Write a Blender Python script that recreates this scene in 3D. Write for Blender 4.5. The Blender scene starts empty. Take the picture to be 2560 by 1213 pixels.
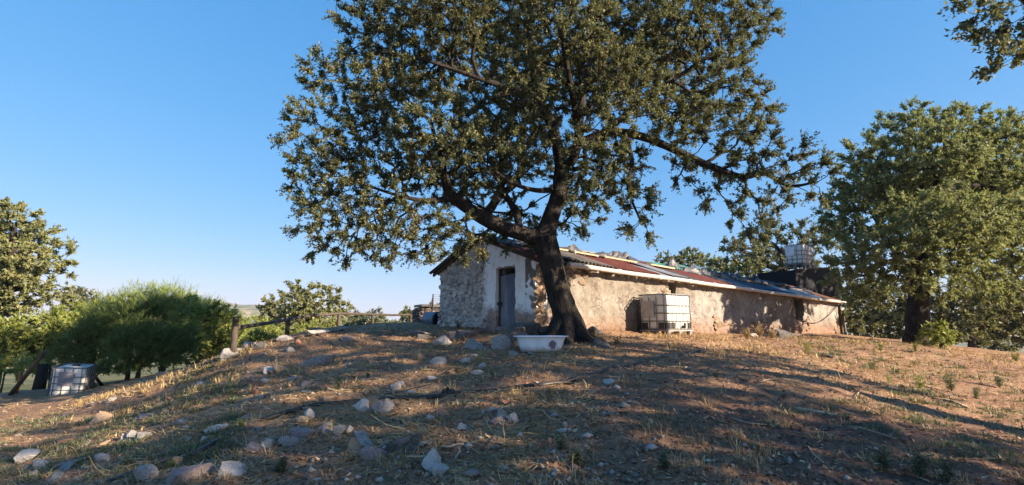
import bpy, bmesh, math, random
import numpy as np
from mathutils import Vector, Matrix, Euler

# ------------------------------------------------------------------ camera, sky, sun, exposure
SC = bpy.context.scene
COL = SC.collection
PITCH = math.radians(9.05)
CAMZ = 1.6
cam_d = bpy.data.cameras.new('camera')
cam = bpy.data.objects.new('camera', cam_d)
COL.objects.link(cam)
cam_d.sensor_width = 36.0
cam_d.lens = 18.0
cam_d.clip_start = 0.05
cam_d.clip_end = 20000
cam.location = (0, 0, CAMZ)
cam.rotation_euler = (math.radians(90) + PITCH, 0, 0)
SC.camera = cam

SUN_EL, SUN_AZ = math.radians(20), math.radians(115)     # azimuth clockwise from +Y
SUN = Vector((math.sin(SUN_AZ) * math.cos(SUN_EL), math.cos(SUN_AZ) * math.cos(SUN_EL), math.sin(SUN_EL)))
world = bpy.data.worlds.new('World')
SC.world = world
world.use_nodes = True
wn = world.node_tree
bg = wn.nodes['Background']
sky = wn.nodes.new('ShaderNodeTexSky')
sky.sky_type = 'NISHITA'
sky.sun_disc = False
sky.sun_elevation = SUN_EL
sky.sun_rotation = SUN_AZ
sky.altitude = 600
sky.air_density = 1.0
sky.dust_density = 0.6
sky.ozone_density = 2.0
hs = wn.nodes.new('ShaderNodeHueSaturation')
hs.inputs['Saturation'].default_value = 1.15
wn.links.new(sky.outputs[0], hs.inputs['Color'])
sep = wn.nodes.new('ShaderNodeSeparateColor')
comb = wn.nodes.new('ShaderNodeCombineColor')
wn.links.new(hs.outputs[0], sep.inputs[0])
for _i, (_gain, _pow) in enumerate(((.54, .90), (1.13, .5), (2.05, .35))):     # one tone curve for the whole sky
    _p = wn.nodes.new('ShaderNodeMath'); _p.operation = 'POWER'; _p.inputs[1].default_value = _pow
    _m = wn.nodes.new('ShaderNodeMath'); _m.operation = 'MULTIPLY'; _m.inputs[1].default_value = _gain
    wn.links.new(sep.outputs[_i], _p.inputs[0]); wn.links.new(_p.outputs[0], _m.inputs[0]); wn.links.new(_m.outputs[0], comb.inputs[_i])
wn.links.new(comb.outputs[0], bg.inputs['Color'])
bg.inputs['Strength'].default_value = 0.082
sun_d = bpy.data.lights.new('sun', 'SUN')
sun_d.energy = 5.0
sun_d.angle = math.radians(0.6)
sun_d.color = (1.0, 0.81, 0.60)
sun_o = bpy.data.objects.new('sun', sun_d)
COL.objects.link(sun_o)
sun_o.rotation_euler = SUN.to_track_quat('Z', 'Y').to_euler()
SC.view_settings.view_transform = 'Standard'
SC.view_settings.look = 'None'
SC.view_settings.gamma = 1.0
SC.view_settings.use_curve_mapping = False
SC.view_settings.exposure = 1.75

# ------------------------------------------------------------------ helpers
rnd = random.Random(7)
RS = np.random.RandomState(11)
_perm = np.random.RandomState(3).permutation(256)
_perm = np.concatenate([_perm, _perm, _perm])
_g = np.random.RandomState(5).normal(size=(256, 3))
_g /= np.linalg.norm(_g, axis=1)[:, None]

def perlin(p):
    p = np.asarray(p, float)
    i = np.floor(p).astype(int)
    f = p - i
    i &= 255
    u = f * f * f * (f * (f * 6 - 15) + 10)
    out = 0
    for dx in (0, 1):
        wx = u[:, 0] if dx else 1 - u[:, 0]
        for dy in (0, 1):
            wy = u[:, 1] if dy else 1 - u[:, 1]
            for dz in (0, 1):
                wz = u[:, 2] if dz else 1 - u[:, 2]
                h = _perm[_perm[_perm[i[:, 0] + dx] + i[:, 1] + dy] + i[:, 2] + dz]
                gd = _g[h]
                out = out + wx * wy * wz * (gd[:, 0] * (f[:, 0] - dx) + gd[:, 1] * (f[:, 1] - dy) + gd[:, 2] * (f[:, 2] - dz))
    return out * 1.5

def fbm(p, octs=3, lac=2.1, gain=.5):
    p = np.asarray(p, float)
    s, a = 0, 1.0
    for k in range(octs):
        s = s + a * perlin(p + 17.3 * k)
        p = p * lac
        a *= gain
    return s

def p3(x, y, s=1.0, z=0.0):
    return np.stack([x * s, y * s, np.full_like(x, z)], 1)

def sstep(a, b, x):
    t = np.clip((x - a) / (b - a), 0, 1)
    return t * t * (3 - 2 * t)

CP_, SP_ = math.cos(PITCH), math.sin(PITCH)
def ray(u, v):
    a, b = (u - 1280) / 1280.0, (606.5 - v) / 1280.0
    Y = CP_ - b * SP_
    return a / Y, (SP_ + b * CP_) / Y          # dx/dy, dz/dy
def P(u, v, D):
    a, b = ray(u, v)
    return Vector((a * D, D, CAMZ + b * D))

def tag(o, label=None, cat=None, group=None, kind=None):
    if label: o['label'] = label
    if cat: o['category'] = cat
    if group: o['group'] = group
    if kind: o['kind'] = kind
    return o

def link(o, parent=None):
    COL.objects.link(o)
    if parent: o.parent = parent
    return o

def empty(name, loc, rz=0.0):
    o = bpy.data.objects.new(name, None)
    o.location = loc
    o.rotation_euler = (0, 0, rz)
    o.empty_display_size = .2
    return link(o)

def np_mesh(name, verts, faces, mats, smooth=False, matidx=None):
    """verts (n,3); faces (m,3|4) int array"""
    verts = np.ascontiguousarray(verts, dtype=np.float32)
    faces = np.ascontiguousarray(faces, dtype=np.int32)
    m = bpy.data.meshes.new(name)
    k = faces.shape[1]
    m.vertices.add(len(verts))
    m.vertices.foreach_set('co', verts.ravel())
    m.loops.add(faces.size)
    m.loops.foreach_set('vertex_index', faces.ravel())
    m.polygons.add(len(faces))
    m.polygons.foreach_set('loop_start', np.arange(0, faces.size, k, dtype=np.int32))
    if smooth:
        m.polygons.foreach_set('use_smooth', np.ones(len(faces), dtype=bool))
    for mt in (mats if isinstance(mats, (list, tuple)) else [mats]):
        m.materials.append(mt)
    if matidx is not None:
        m.polygons.foreach_set('material_index', np.asarray(matidx, dtype=np.int32))
    m.update(calc_edges=True)
    return m

def mobj(name, mesh, parent=None, loc=None, rot=None, scale=None):
    o = bpy.data.objects.new(name, mesh)
    if loc is not None: o.location = loc
    if rot is not None: o.rotation_euler = rot
    if scale is not None: o.scale = scale
    return link(o, parent)

class MB:
    """collects boxes, tubes and sheets into one mesh"""
    def __init__(self): self.v, self.f = [], []
    def add(self, vs, fs):
        n = len(self.v)
        self.v += [tuple(p) for p in vs]
        self.f += [tuple(i + n for i in f) for f in fs]
    def box(self, c, s, rot=None, taper=1.0):
        M = rot.to_matrix() if isinstance(rot, Euler) else (rot or Matrix.Identity(3))
        vs = []
        for z in (-.5, .5):
            t = taper if z > 0 else 1
            for x, y in ((-.5, -.5), (.5, -.5), (.5, .5), (-.5, .5)):
                vs.append(Vector(c) + M @ Vector((x * s[0] * t, y * s[1] * t, z * s[2])))
        self.add(vs, [(3, 2, 1, 0), (4, 5, 6, 7), (0, 1, 5, 4), (1, 2, 6, 5), (2, 3, 7, 6), (3, 0, 4, 7)])
        return self
    def bar(self, a, b, w, h, up=Vector((0, 0, 1))):
        a, b = Vector(a), Vector(b)
        d = (b - a)
        L = d.length
        d.normalize()
        s = d.cross(up)
        if s.length < 1e-4: s = d.cross(Vector((1, 0, 0)))
        s.normalize()
        n = s.cross(d)
        M = Matrix((d, s, n)).transposed()
        return self.box((a + b) / 2, (L, w, h), M)
    def tube(self, pts, rad, sides=8, cap=True, wob=0.0, rs=None):
        pts = [Vector(p) for p in pts]
        n = len(pts)
        if not isinstance(rad, (list, tuple)): rad = [rad] * n
        ref = None
        vs, fs = [], []
        for i in range(n):
            t = (pts[min(i + 1, n - 1)] - pts[max(i - 1, 0)])
            if t.length < 1e-6: t = Vector((0, 0, 1))
            t.normalize()
            if ref is None:
                ref = t.cross(Vector((.31, .9, .27)))
                if ref.length < .1: ref = t.cross(Vector((1, 0, 0)))
            ref = (ref - t * ref.dot(t)).normalized()
            bi = t.cross(ref)
            for k in range(sides):
                a = 2 * math.pi * k / sides
                r = rad[i]
                if wob: r *= 1 + wob * math.sin(3 * a + i * .7 + k * 1.3) * .5 + wob * ((rs or rnd).random() - .5)
                vs.append(pts[i] + ref * (math.cos(a) * r) + bi * (math.sin(a) * r))
        for i in range(n - 1):
            for k in range(sides):
                k2 = (k + 1) % sides
                fs.append((i * sides + k, i * sides + k2, (i + 1) * sides + k2, (i + 1) * sides + k))
        if cap:
            fs.append(tuple(range(sides - 1, -1, -1)))
            fs.append(tuple((n - 1) * sides + k for k in range(sides)))
        self.add(vs, fs)
        return self
    def build(self, name, mat, parent=None, smooth=False, loc=None, rot=None, bevel=0.0, angle=None):
        m = bpy.data.meshes.new(name)
        m.from_pydata(self.v, [], self.f)
        if bevel:
            bm = bmesh.new(); bm.from_mesh(m)
            bmesh.ops.bevel(bm, geom=list(bm.edges), offset=bevel, segments=1, affect='EDGES')
            bm.to_mesh(m); bm.free()
        if smooth:
            m.polygons.foreach_set('use_smooth', [True] * len(m.polygons))
            if angle: m.set_sharp_from_angle(angle=math.radians(angle))
        m.materials.append(mat)
        m.update()
        return mobj(name, m, parent, loc, rot)

# ------------------------------------------------------------------ materials
def ramp(nt, stops):
    r = nt.nodes.new('ShaderNodeValToRGB')
    e = r.color_ramp.elements
    while len(e) < len(stops): e.new(.5)
    for k, (p, c) in enumerate(stops):
        e[k].position = p
        e[k].color = (*c, 1)
    return r

def noise_n(nt, vec, scale, detail=4, rough=.6, dist=0.0):
    n = nt.nodes.new('ShaderNodeTexNoise')
    n.inputs['Scale'].default_value = scale
    n.inputs['Detail'].default_value = detail
    n.inputs['Roughness'].default_value = rough
    n.inputs['Distortion'].default_value = dist
    nt.links.new(vec, n.inputs['Vector'])
    return n

def mixc(nt, fac, a, b, mode='MIX'):
    m = nt.nodes.new('ShaderNodeMix')
    m.data_type = 'RGBA'
    m.blend_type = mode
    for sock, val in ((m.inputs[0], fac), (m.inputs[6], a), (m.inputs[7], b)):
        if isinstance(val, (int, float)): sock.default_value = val
        elif isinstance(val, tuple): sock.default_value = (*val, 1)
        else: nt.links.new(val, sock)
    return m.outputs[2]

def new_mat(name):
    m = bpy.data.materials.new(name)
    m.use_nodes = True
    nt = m.node_tree
    b = nt.nodes['Principled BSDF']
    return m, nt, b

def coords(nt, kind='Object'):
    t = nt.nodes.new('ShaderNodeTexCoord')
    return t.outputs[kind]

def position(nt):
    return nt.nodes.new('ShaderNodeNewGeometry').outputs['Position']

def math_n(nt, op, a, b=0.0, clamp=False):
    n = nt.nodes.new('ShaderNodeMath')
    n.operation = op
    n.use_clamp = clamp
    for s, v in ((n.inputs[0], a), (n.inputs[1], b)):
        if isinstance(v, (int, float)): s.default_value = v
        else: nt.links.new(v, s)
    return n.outputs[0]

def bump(nt, b, h, strength=.4, dist=.02):
    n = nt.nodes.new('ShaderNodeBump')
    n.inputs['Strength'].default_value = strength
    n.inputs['Distance'].default_value = dist
    nt.links.new(h, n.inputs['Height'])
    nt.links.new(n.outputs[0], b.inputs['Normal'])

def simple(name, stops, scale=6.0, rough=.8, metal=0.0, bstr=.4, bdist=.01, spec=.3, rand=0.0, detail=5, world_pos=False, stretch=None, dust=0.0):
    m, nt, b = new_mat(name)
    vec = position(nt) if world_pos else coords(nt)
    if stretch:
        mp = nt.nodes.new('ShaderNodeMapping')
        mp.inputs['Scale'].default_value = stretch
        nt.links.new(vec, mp.inputs[0])
        vec = mp.outputs[0]
    n = noise_n(nt, vec, scale, detail)
    r = ramp(nt, stops)
    nt.links.new(n.outputs[0], r.inputs[0])
    c = r.outputs[0]
    if dust:
        nd = noise_n(nt, vec, 2.2, 6, .75)
        kd = math_n(nt, 'MULTIPLY', math_n(nt, 'SUBTRACT', nd.outputs[0], .47), 5, True)
        c = mixc(nt, math_n(nt, 'MULTIPLY', kd, dust), c, (.20, .135, .09))
    if rand:
        oi = nt.nodes.new('ShaderNodeObjectInfo')
        h = nt.nodes.new('ShaderNodeHueSaturation')
        nt.links.new(c, h.inputs['Color'])
        v = math_n(nt, 'MULTIPLY_ADD', oi.outputs['Random'], rand)
        v.node.inputs[2].default_value = 1 - rand / 2
        nt.links.new(v, h.inputs['Value'])
        c = h.outputs[0]
    nt.links.new(c, b.inputs['Base Color'])
    b.inputs['Roughness'].default_value = rough
    b.inputs['Metallic'].default_value = metal
    b.inputs['Specular IOR Level'].default_value = spec
    if bstr:
        n2 = noise_n(nt, vec, scale * 3.3, 6, .65)
        bump(nt, b, n2.outputs[0], bstr, bdist)
    return m

def leaf_mat(name, stops, trans=.3, tcol=(.16, .19, .03), nscale=.7, nlo=.75, nhi=1.25, rough=.5, dry=None):
    m, nt, b = new_mat(name)
    g = nt.nodes.new('ShaderNodeNewGeometry')
    r = ramp(nt, stops)
    nt.links.new(g.outputs['Random Per Island'], r.inputs[0])
    n = noise_n(nt, g.outputs['Position'], nscale, 2)
    mr = nt.nodes.new('ShaderNodeMapRange')
    mr.inputs[1].default_value, mr.inputs[2].default_value = .3, .7
    mr.inputs[3].default_value, mr.inputs[4].default_value = nlo, nhi
    nt.links.new(n.outputs[0], mr.inputs[0])
    h = nt.nodes.new('ShaderNodeHueSaturation')
    nt.links.new(r.outputs[0], h.inputs['Color'])
    nt.links.new(mr.outputs[0], h.inputs['Value'])
    hc = h.outputs[0]
    if dry:
        nd = noise_n(nt, g.outputs['Position'], 1.1, 3)
        k = math_n(nt, 'MULTIPLY', math_n(nt, 'SUBTRACT', nd.outputs[0], .555), 5, True)
        k = math_n(nt, 'MULTIPLY', k, g.outputs['Random Per Island'])
        hc = mixc(nt, k, hc, dry)
    nt.links.new(hc, b.inputs['Base Color'])
    b.inputs['Roughness'].default_value = rough
    b.inputs['Specular IOR Level'].default_value = .18
    t = nt.nodes.new('ShaderNodeBsdfTranslucent')
    tc = mixc(nt, .55, hc, tcol)
    nt.links.new(tc, t.inputs['Color'])
    mx = nt.nodes.new('ShaderNodeMixShader')
    mx.inputs[0].default_value = trans
    nt.links.new(b.outputs[0], mx.inputs[1])
    nt.links.new(t.outputs[0], mx.inputs[2])
    nt.links.new(mx.outputs[0], nt.nodes['Material Output'].inputs['Surface'])
    return m

M = {}
M['oak_leaf'] = leaf_mat('oak_leaf', [(0, (.038, .056, .038)), (.35, (.070, .090, .052)), (.65, (.122, .135, .068)), (.86, (.19, .18, .085)), (1, (.28, .225, .11))], trans=.28, tcol=(.25, .27, .07), dry=(.27, .18, .085), rough=.6)
M['oak_leaf_bright'] = leaf_mat('oak_leaf_bright', [(0, (0.101, 0.121, 0.058)), (.4, (0.169, 0.189, 0.081)), (.75, (0.243, 0.250, 0.104)), (1, (0.297, 0.270, 0.117))], trans=.3, dry=(.24, .17, .09))
M['oak_leaf_dark'] = leaf_mat('oak_leaf_dark', [(0, (.10, .135, .075)), (.5, (.185, .22, .105)), (1, (.31, .30, .13))], trans=.40, tcol=(.26, .30, .07), rough=.6, dry=(.29, .25, .11))
M['shrub_leaf'] = leaf_mat('shrub_leaf', [(0, (0.125, 0.163, 0.042)), (.5, (0.213, 0.256, 0.060)), (1, (0.312, 0.312, 0.096))], trans=.35, tcol=(.3, .34, .06))
M['broom_leaf'] = leaf_mat('broom_leaf', [(0, (.045, .075, .025)), (.5, (.08, .12, .035)), (1, (.14, .17, .05))], trans=.25, tcol=(.2, .3, .05))  # darker broom copy, shade put into the colour of the front bush
M['broom_leaf_lit'] = leaf_mat('broom_leaf_lit', [(0, (.13, .19, .05)), (.5, (.22, .28, .075)), (1, (.32, .35, .12))], trans=.4, tcol=(.34, .42, .08))  # paler broom copy, sunlight put into the colour of the rear bush
M['olive_leaf'] = leaf_mat('olive_leaf', [(0, (0.096, 0.120, 0.072)), (1, (0.180, 0.192, 0.120))], trans=.25)
M['weed_leaf'] = leaf_mat('weed_leaf', [(0, (.08, .10, .062)), (.5, (.135, .155, .088)), (1, (.22, .22, .13))], trans=.3, nscale=2)
M['straw'] = leaf_mat('straw', [(0, (0.147, 0.095, 0.050)), (.35, (0.347, 0.240, 0.113)), (.7, (0.546, 0.390, 0.189)), (1, (0.693, 0.540, 0.297))], trans=.2, tcol=(.5, .35, .15), nscale=1.5, nlo=.7, nhi=1.2)
M['litter'] = leaf_mat('litter', [(0, (0.091, 0.050, 0.030)), (.5, (0.208, 0.116, 0.062)), (.85, (0.364, 0.209, 0.109)), (1, (0.546, 0.374, 0.218))], trans=.1, tcol=(.3, .2, .1), nscale=1.5)
M['bark'] = simple('bark', [(.2, (.012, .010, .009)), (.5, (.034, .028, .024)), (.68, (.065, .056, .047)), (.9, (.15, .14, .12))], scale=9, rough=.95, bstr=1.0, bdist=.09, stretch=(1, 1, .4))
M['bark_pale'] = simple('bark_pale', [(0, (.12, .085, .06)), (.6, (.26, .19, .14)), (1, (.42, .34, .26))], scale=9, rough=.9, bstr=.8, bdist=.02)
M['grey_stone'] = simple('grey_stone', [(.25, (0.150, 0.138, 0.131)), (.5, (0.263, 0.250, 0.237)), (.8, (0.425, 0.406, 0.381))], scale=5, rough=.9, bstr=.7, bdist=.02, rand=.5, dust=.22)
M['pale_stone'] = simple('pale_stone', [(.2, (0.250, 0.225, 0.206)), (.5, (0.425, 0.388, 0.356)), (.8, (0.587, 0.537, 0.488))], scale=5, rough=.9, bstr=.6, bdist=.02, rand=.3, dust=.22)
M['tan_stone'] = simple('tan_stone', [(.2, (.17, .115, .07)), (.5, (.29, .205, .135)), (.8, (.38, .29, .205))], scale=5, rough=.9, bstr=.6, bdist=.02, rand=.4, dust=.22)
M['mauve_stone'] = simple('mauve_stone', [(.2, (0.115, 0.092, 0.092)), (.5, (0.218, 0.172, 0.167)), (.8, (0.345, 0.287, 0.276))], scale=6, rough=.9, bstr=.7, bdist=.02, rand=.4, dust=.22)
M['red_stone'] = simple('red_stone', [(.2, (.2, .09, .06)), (.5, (.34, .16, .10)), (.8, (.44, .25, .17))], scale=6, rough=.9, bstr=.6, bdist=.02, rand=.4, dust=.22)
M['dark_stone'] = simple('dark_stone', [(.25, (.05, .045, .04)), (.5, (.11, .10, .09)), (.8, (.22, .2, .18))], scale=4, rough=.95, bstr=.8, bdist=.03, rand=.4)
M['wall_stone'] = simple('wall_stone', [(.2, (.25, .23, .21)), (.5, (.45, .42, .39)), (.8, (.62, .59, .55))], scale=7, rough=.9, bstr=.7, bdist=.02, rand=.75)
M['eave_stone'] = simple('eave_stone', [(.2, (.13, .09, .06)), (.5, (.23, .165, .11)), (.8, (.31, .245, .175))], scale=7, rough=.9, bstr=.7, bdist=.02, rand=.5)
M['wood_grey'] = simple('wood_grey', [(.2, (.10, .095, .09)), (.5, (.19, .18, .17)), (.8, (.30, .285, .27))], scale=5, rough=.85, bstr=.6, bdist=.01, stretch=(1, 9, 9), rand=.3)
M['wood_post'] = simple('wood_post', [(.2, (.035, .027, .023)), (.5, (.07, .055, .044)), (.8, (.12, .10, .08))], scale=6, rough=.9, bstr=.7, bdist=.015, stretch=(5, 5, .7), rand=.3)
M['wood_pale'] = simple('wood_pale', [(.2, (.25, .18, .11)), (.5, (.42, .32, .21)), (.8, (.55, .45, .32))], scale=5, rough=.85, bstr=.5, bdist=.01, stretch=(1, 8, 8), rand=.3)
M['tin_red'] = simple('tin_red', [(.25, (.075, .032, .026)), (.5, (.155, .045, .036)), (.75, (.21, .105, .085))], scale=5, rough=.75, bstr=.15, rand=.3, stretch=(4.5, .7, .7))
M['tin_grey'] = simple('tin_grey', [(.25, (.08, .065, .052)), (.5, (.17, .155, .14)), (.75, (.27, .25, .235))], scale=2.5, rough=.55, bstr=.2, rand=.4, stretch=(4.5, .7, .7))
M['tin_white'] = simple('tin_white', [(.25, (.16, .155, .15)), (.5, (.30, .305, .315)), (.75, (.42, .43, .445))], scale=2.5, rough=.4, metal=.2, bstr=.15, rand=.2, stretch=(4.5, .7, .7))
M['tin_blue'] = simple('tin_blue', [(.25, (.02, .024, .035)), (.5, (.045, .058, .09)), (.8, (.12, .145, .20))], scale=2.0, rough=.4, metal=.3, bstr=.15, rand=.4, stretch=(4.5, .7, .7))
M['tin_dark'] = simple('tin_dark', [(.2, (.04, .04, .042)), (.5, (.09, .088, .088)), (.8, (.16, .15, .15))], scale=2.5, rough=.6, bstr=.2, rand=.4, stretch=(4.5, .7, .7))
M['tin_rust'] = simple('tin_rust', [(.2, (.10, .05, .03)), (.5, (.21, .10, .05)), (.8, (.31, .20, .13))], scale=3, rough=.8, bstr=.3, rand=.3, stretch=(4.5, .7, .7))
M['tin_green'] = simple('tin_green', [(.2, (.08, .25, .2)), (.8, (.18, .42, .34))], scale=3, rough=.5, bstr=.2)
M['door_tin'] = simple('door_tin', [(.2, (.045, .06, .095)), (.5, (.095, .12, .175)), (.8, (.25, .255, .27))], scale=3, rough=.45, metal=.35, bstr=.25, bdist=.01, stretch=(1, 1, .35))
M['pvc'] = simple('pvc', [(.2, (.33, .29, .25)), (.6, (.47, .44, .40))], scale=3, rough=.45, bstr=.1)
M['tarp'] = simple('tarp', [(.2, (.018, .018, .022)), (.6, (.05, .05, .058)), (.9, (.11, .11, .12))], scale=4, rough=.45, bstr=.6, bdist=.03, spec=.5)
M['iron'] = simple('iron', [(.2, (.03, .028, .027)), (.6, (.075, .065, .06))], scale=8, rough=.7, metal=.4, bstr=.3)
M['steel'] = simple('steel', [(.2, (.09, .095, .10)), (.6, (.19, .195, .20))], scale=8, rough=.5, metal=.3, bstr=.1)
M['plastic_white'] = simple('plastic_white', [(.2, (.58, .56, .50)), (.6, (.72, .71, .67))], scale=2.5, rough=.4, bstr=.05, spec=.4)
M['plate_grey'] = simple('plate_grey', [(.3, (.25, .24, .23)), (.6, (.38, .37, .35))], scale=7, rough=.5, bstr=.1)
M['plate_white'] = simple('plate_white', [(.3, (.6, .62, .64)), (.6, (.72, .74, .76))], scale=5, rough=.4, bstr=.1)
M['plate_dark'] = simple('plate_dark', [(.2, (.13, .14, .17)), (.55, (.25, .24, .25)), (.8, (.38, .34, .31))], scale=6, rough=.5, bstr=.1)
M['rubber'] = simple('rubber', [(.3, (.012, .012, .013)), (.7, (.035, .034, .033))], scale=9, rough=.5, bstr=.2, spec=.4)
M['drum_blue'] = simple('drum_blue', [(.2, (.018, .024, .035)), (.7, (.045, .055, .075))], scale=4, rough=.5, bstr=.2, metal=.2)
M['drum_pale'] = simple('drum_pale', [(.2, (.08, .10, .14)), (.7, (.20, .235, .28))], scale=4, rough=.45, bstr=.2, metal=.3)
M['black_sheet'] = simple('black_sheet', [(.2, (.005, .006, .009)), (.7, (.010, .012, .017))], scale=2, rough=.75, bstr=.3, spec=.2)
M['stake_red'] = simple('stake_red', [(.2, (.25, .05, .025)), (.7, (.42, .11, .05))], scale=6, rough=.7, bstr=.2)

# enamel with a chipped, rusty patch
def enamel():
    m, nt, b = new_mat('enamel')
    vec = coords(nt)
    n = noise_n(nt, vec, 3, 4)
    r = ramp(nt, [(.3, (.68, .71, .74)), (.65, (.82, .84, .86))])
    nt.links.new(n.outputs[0], r.inputs[0])
    vd = nt.nodes.new('ShaderNodeVectorMath'); vd.operation = 'DISTANCE'
    nt.links.new(vec, vd.inputs[0]); vd.inputs[1].default_value = (.30, -.33, .2)
    n2 = noise_n(nt, vec, 22, 5, .7)
    a = math_n(nt, 'MULTIPLY', vd.outputs['Value'], 4.2)
    a = math_n(nt, 'SUBTRACT', n2.outputs[0], a)
    a = math_n(nt, 'SUBTRACT', a, -.03)
    a = math_n(nt, 'MULTIPLY', a, 12, True)
    c = mixc(nt, a, r.outputs[0], (.16, .14, .17))
    n3 = noise_n(nt, vec, 14, 3, .7)
    a2 = math_n(nt, 'SUBTRACT', n3.outputs[0], .67)
    a2 = math_n(nt, 'MULTIPLY', a2, 14, True)
    c = mixc(nt, a2, c, (.38, .30, .24))
    sx = nt.nodes.new('ShaderNodeSeparateXYZ'); nt.links.new(vec, sx.inputs[0])
    n4 = noise_n(nt, vec, 9, 6, .75)
    md = math_n(nt, 'SUBTRACT', math_n(nt, 'MULTIPLY', n4.outputs[0], .34), sx.outputs['Z'])
    md = math_n(nt, 'MULTIPLY', md, 9, True)
    c = mixc(nt, math_n(nt, 'MULTIPLY', md, .7), c, (.30, .22, .16))
    nt.links.new(c, b.inputs['Base Color'])
    b.inputs['Roughness'].default_value = .3
    return m
M['enamel'] = enamel()

# soil with straw-coloured and greener ground by place
def soil():
    m, nt, b = new_mat('soil')
    pos = position(nt)
    n1 = noise_n(nt, pos, .9, 6, .65)
    n2 = noise_n(nt, pos, 9, 6, .7)
    n3 = noise_n(nt, pos, 60, 4, .7)
    r = ramp(nt, [(.25, (.15, .083, .052)), (.5, (.29, .172, .108)), (.75, (.43, .28, .18))])
    nt.links.new(n2.outputs[0], r.inputs[0])
    r2 = ramp(nt, [(.2, (.28, .19, .105)), (.5, (.47, .345, .19)), (.8, (.62, .49, .29))])
    nt.links.new(n3.outputs[0], r2.inputs[0])
    f = math_n(nt, 'SUBTRACT', n1.outputs[0], .46)
    f = math_n(nt, 'MULTIPLY', f, 3.5, True)
    f3 = math_n(nt, 'MULTIPLY', f, n2.outputs[0])
    f3 = math_n(nt, 'MULTIPLY', f3, 1.15, True)
    c = mixc(nt, f3, r.outputs[0], r2.outputs[0])
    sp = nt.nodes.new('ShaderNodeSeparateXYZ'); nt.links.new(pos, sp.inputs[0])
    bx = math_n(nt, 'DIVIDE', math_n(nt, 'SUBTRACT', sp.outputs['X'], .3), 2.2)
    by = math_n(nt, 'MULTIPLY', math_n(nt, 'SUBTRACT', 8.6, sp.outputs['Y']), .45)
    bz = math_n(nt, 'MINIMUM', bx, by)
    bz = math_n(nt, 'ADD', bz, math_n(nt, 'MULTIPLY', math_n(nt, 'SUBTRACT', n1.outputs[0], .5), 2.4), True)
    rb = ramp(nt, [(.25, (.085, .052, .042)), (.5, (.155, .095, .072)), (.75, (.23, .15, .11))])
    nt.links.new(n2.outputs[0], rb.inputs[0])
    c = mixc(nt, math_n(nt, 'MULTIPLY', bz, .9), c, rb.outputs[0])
    # farther than ~25 m: dry meadow with green
    ln = nt.nodes.new('ShaderNodeVectorMath'); ln.operation = 'LENGTH'
    nt.links.new(pos, ln.inputs[0])
    d = math_n(nt, 'SUBTRACT', ln.outputs['Value'], 40)
    d = math_n(nt, 'MULTIPLY', d, .06, True)
    n4 = noise_n(nt, pos, .05, 5, .6)
    r4 = ramp(nt, [(.35, (.05, .07, .028)), (.5, (.11, .115, .045)), (.68, (.28, .22, .10))])
    nt.links.new(n4.outputs[0], r4.inputs[0])
    c = mixc(nt, d, c, r4.outputs[0])
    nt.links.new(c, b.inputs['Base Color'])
    b.inputs['Roughness'].default_value = .95
    b.inputs['Specular IOR Level'].default_value = .1
    h = math_n(nt, 'ADD', n2.outputs[0], math_n(nt, 'MULTIPLY', n3.outputs[0], .4))
    bump(nt, b, h, .9, .06)
    return m
M['soil'] = soil()

def hill_mat():
    m, nt, b = new_mat('hill_scrub')
    pos = position(nt)
    n = noise_n(nt, pos, .02, 7, .72)
    r = ramp(nt, [(.38, (.05, .065, .03)), (.5, (.10, .11, .045)), (.56, (.28, .22, .12)), (.7, (.36, .28, .16))])
    nt.links.new(n.outputs[0], r.inputs[0])
    nt.links.new(r.outputs[0], b.inputs['Base Color'])
    b.inputs['Roughness'].default_value = 1
    return m
M['hill'] = hill_mat()

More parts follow.
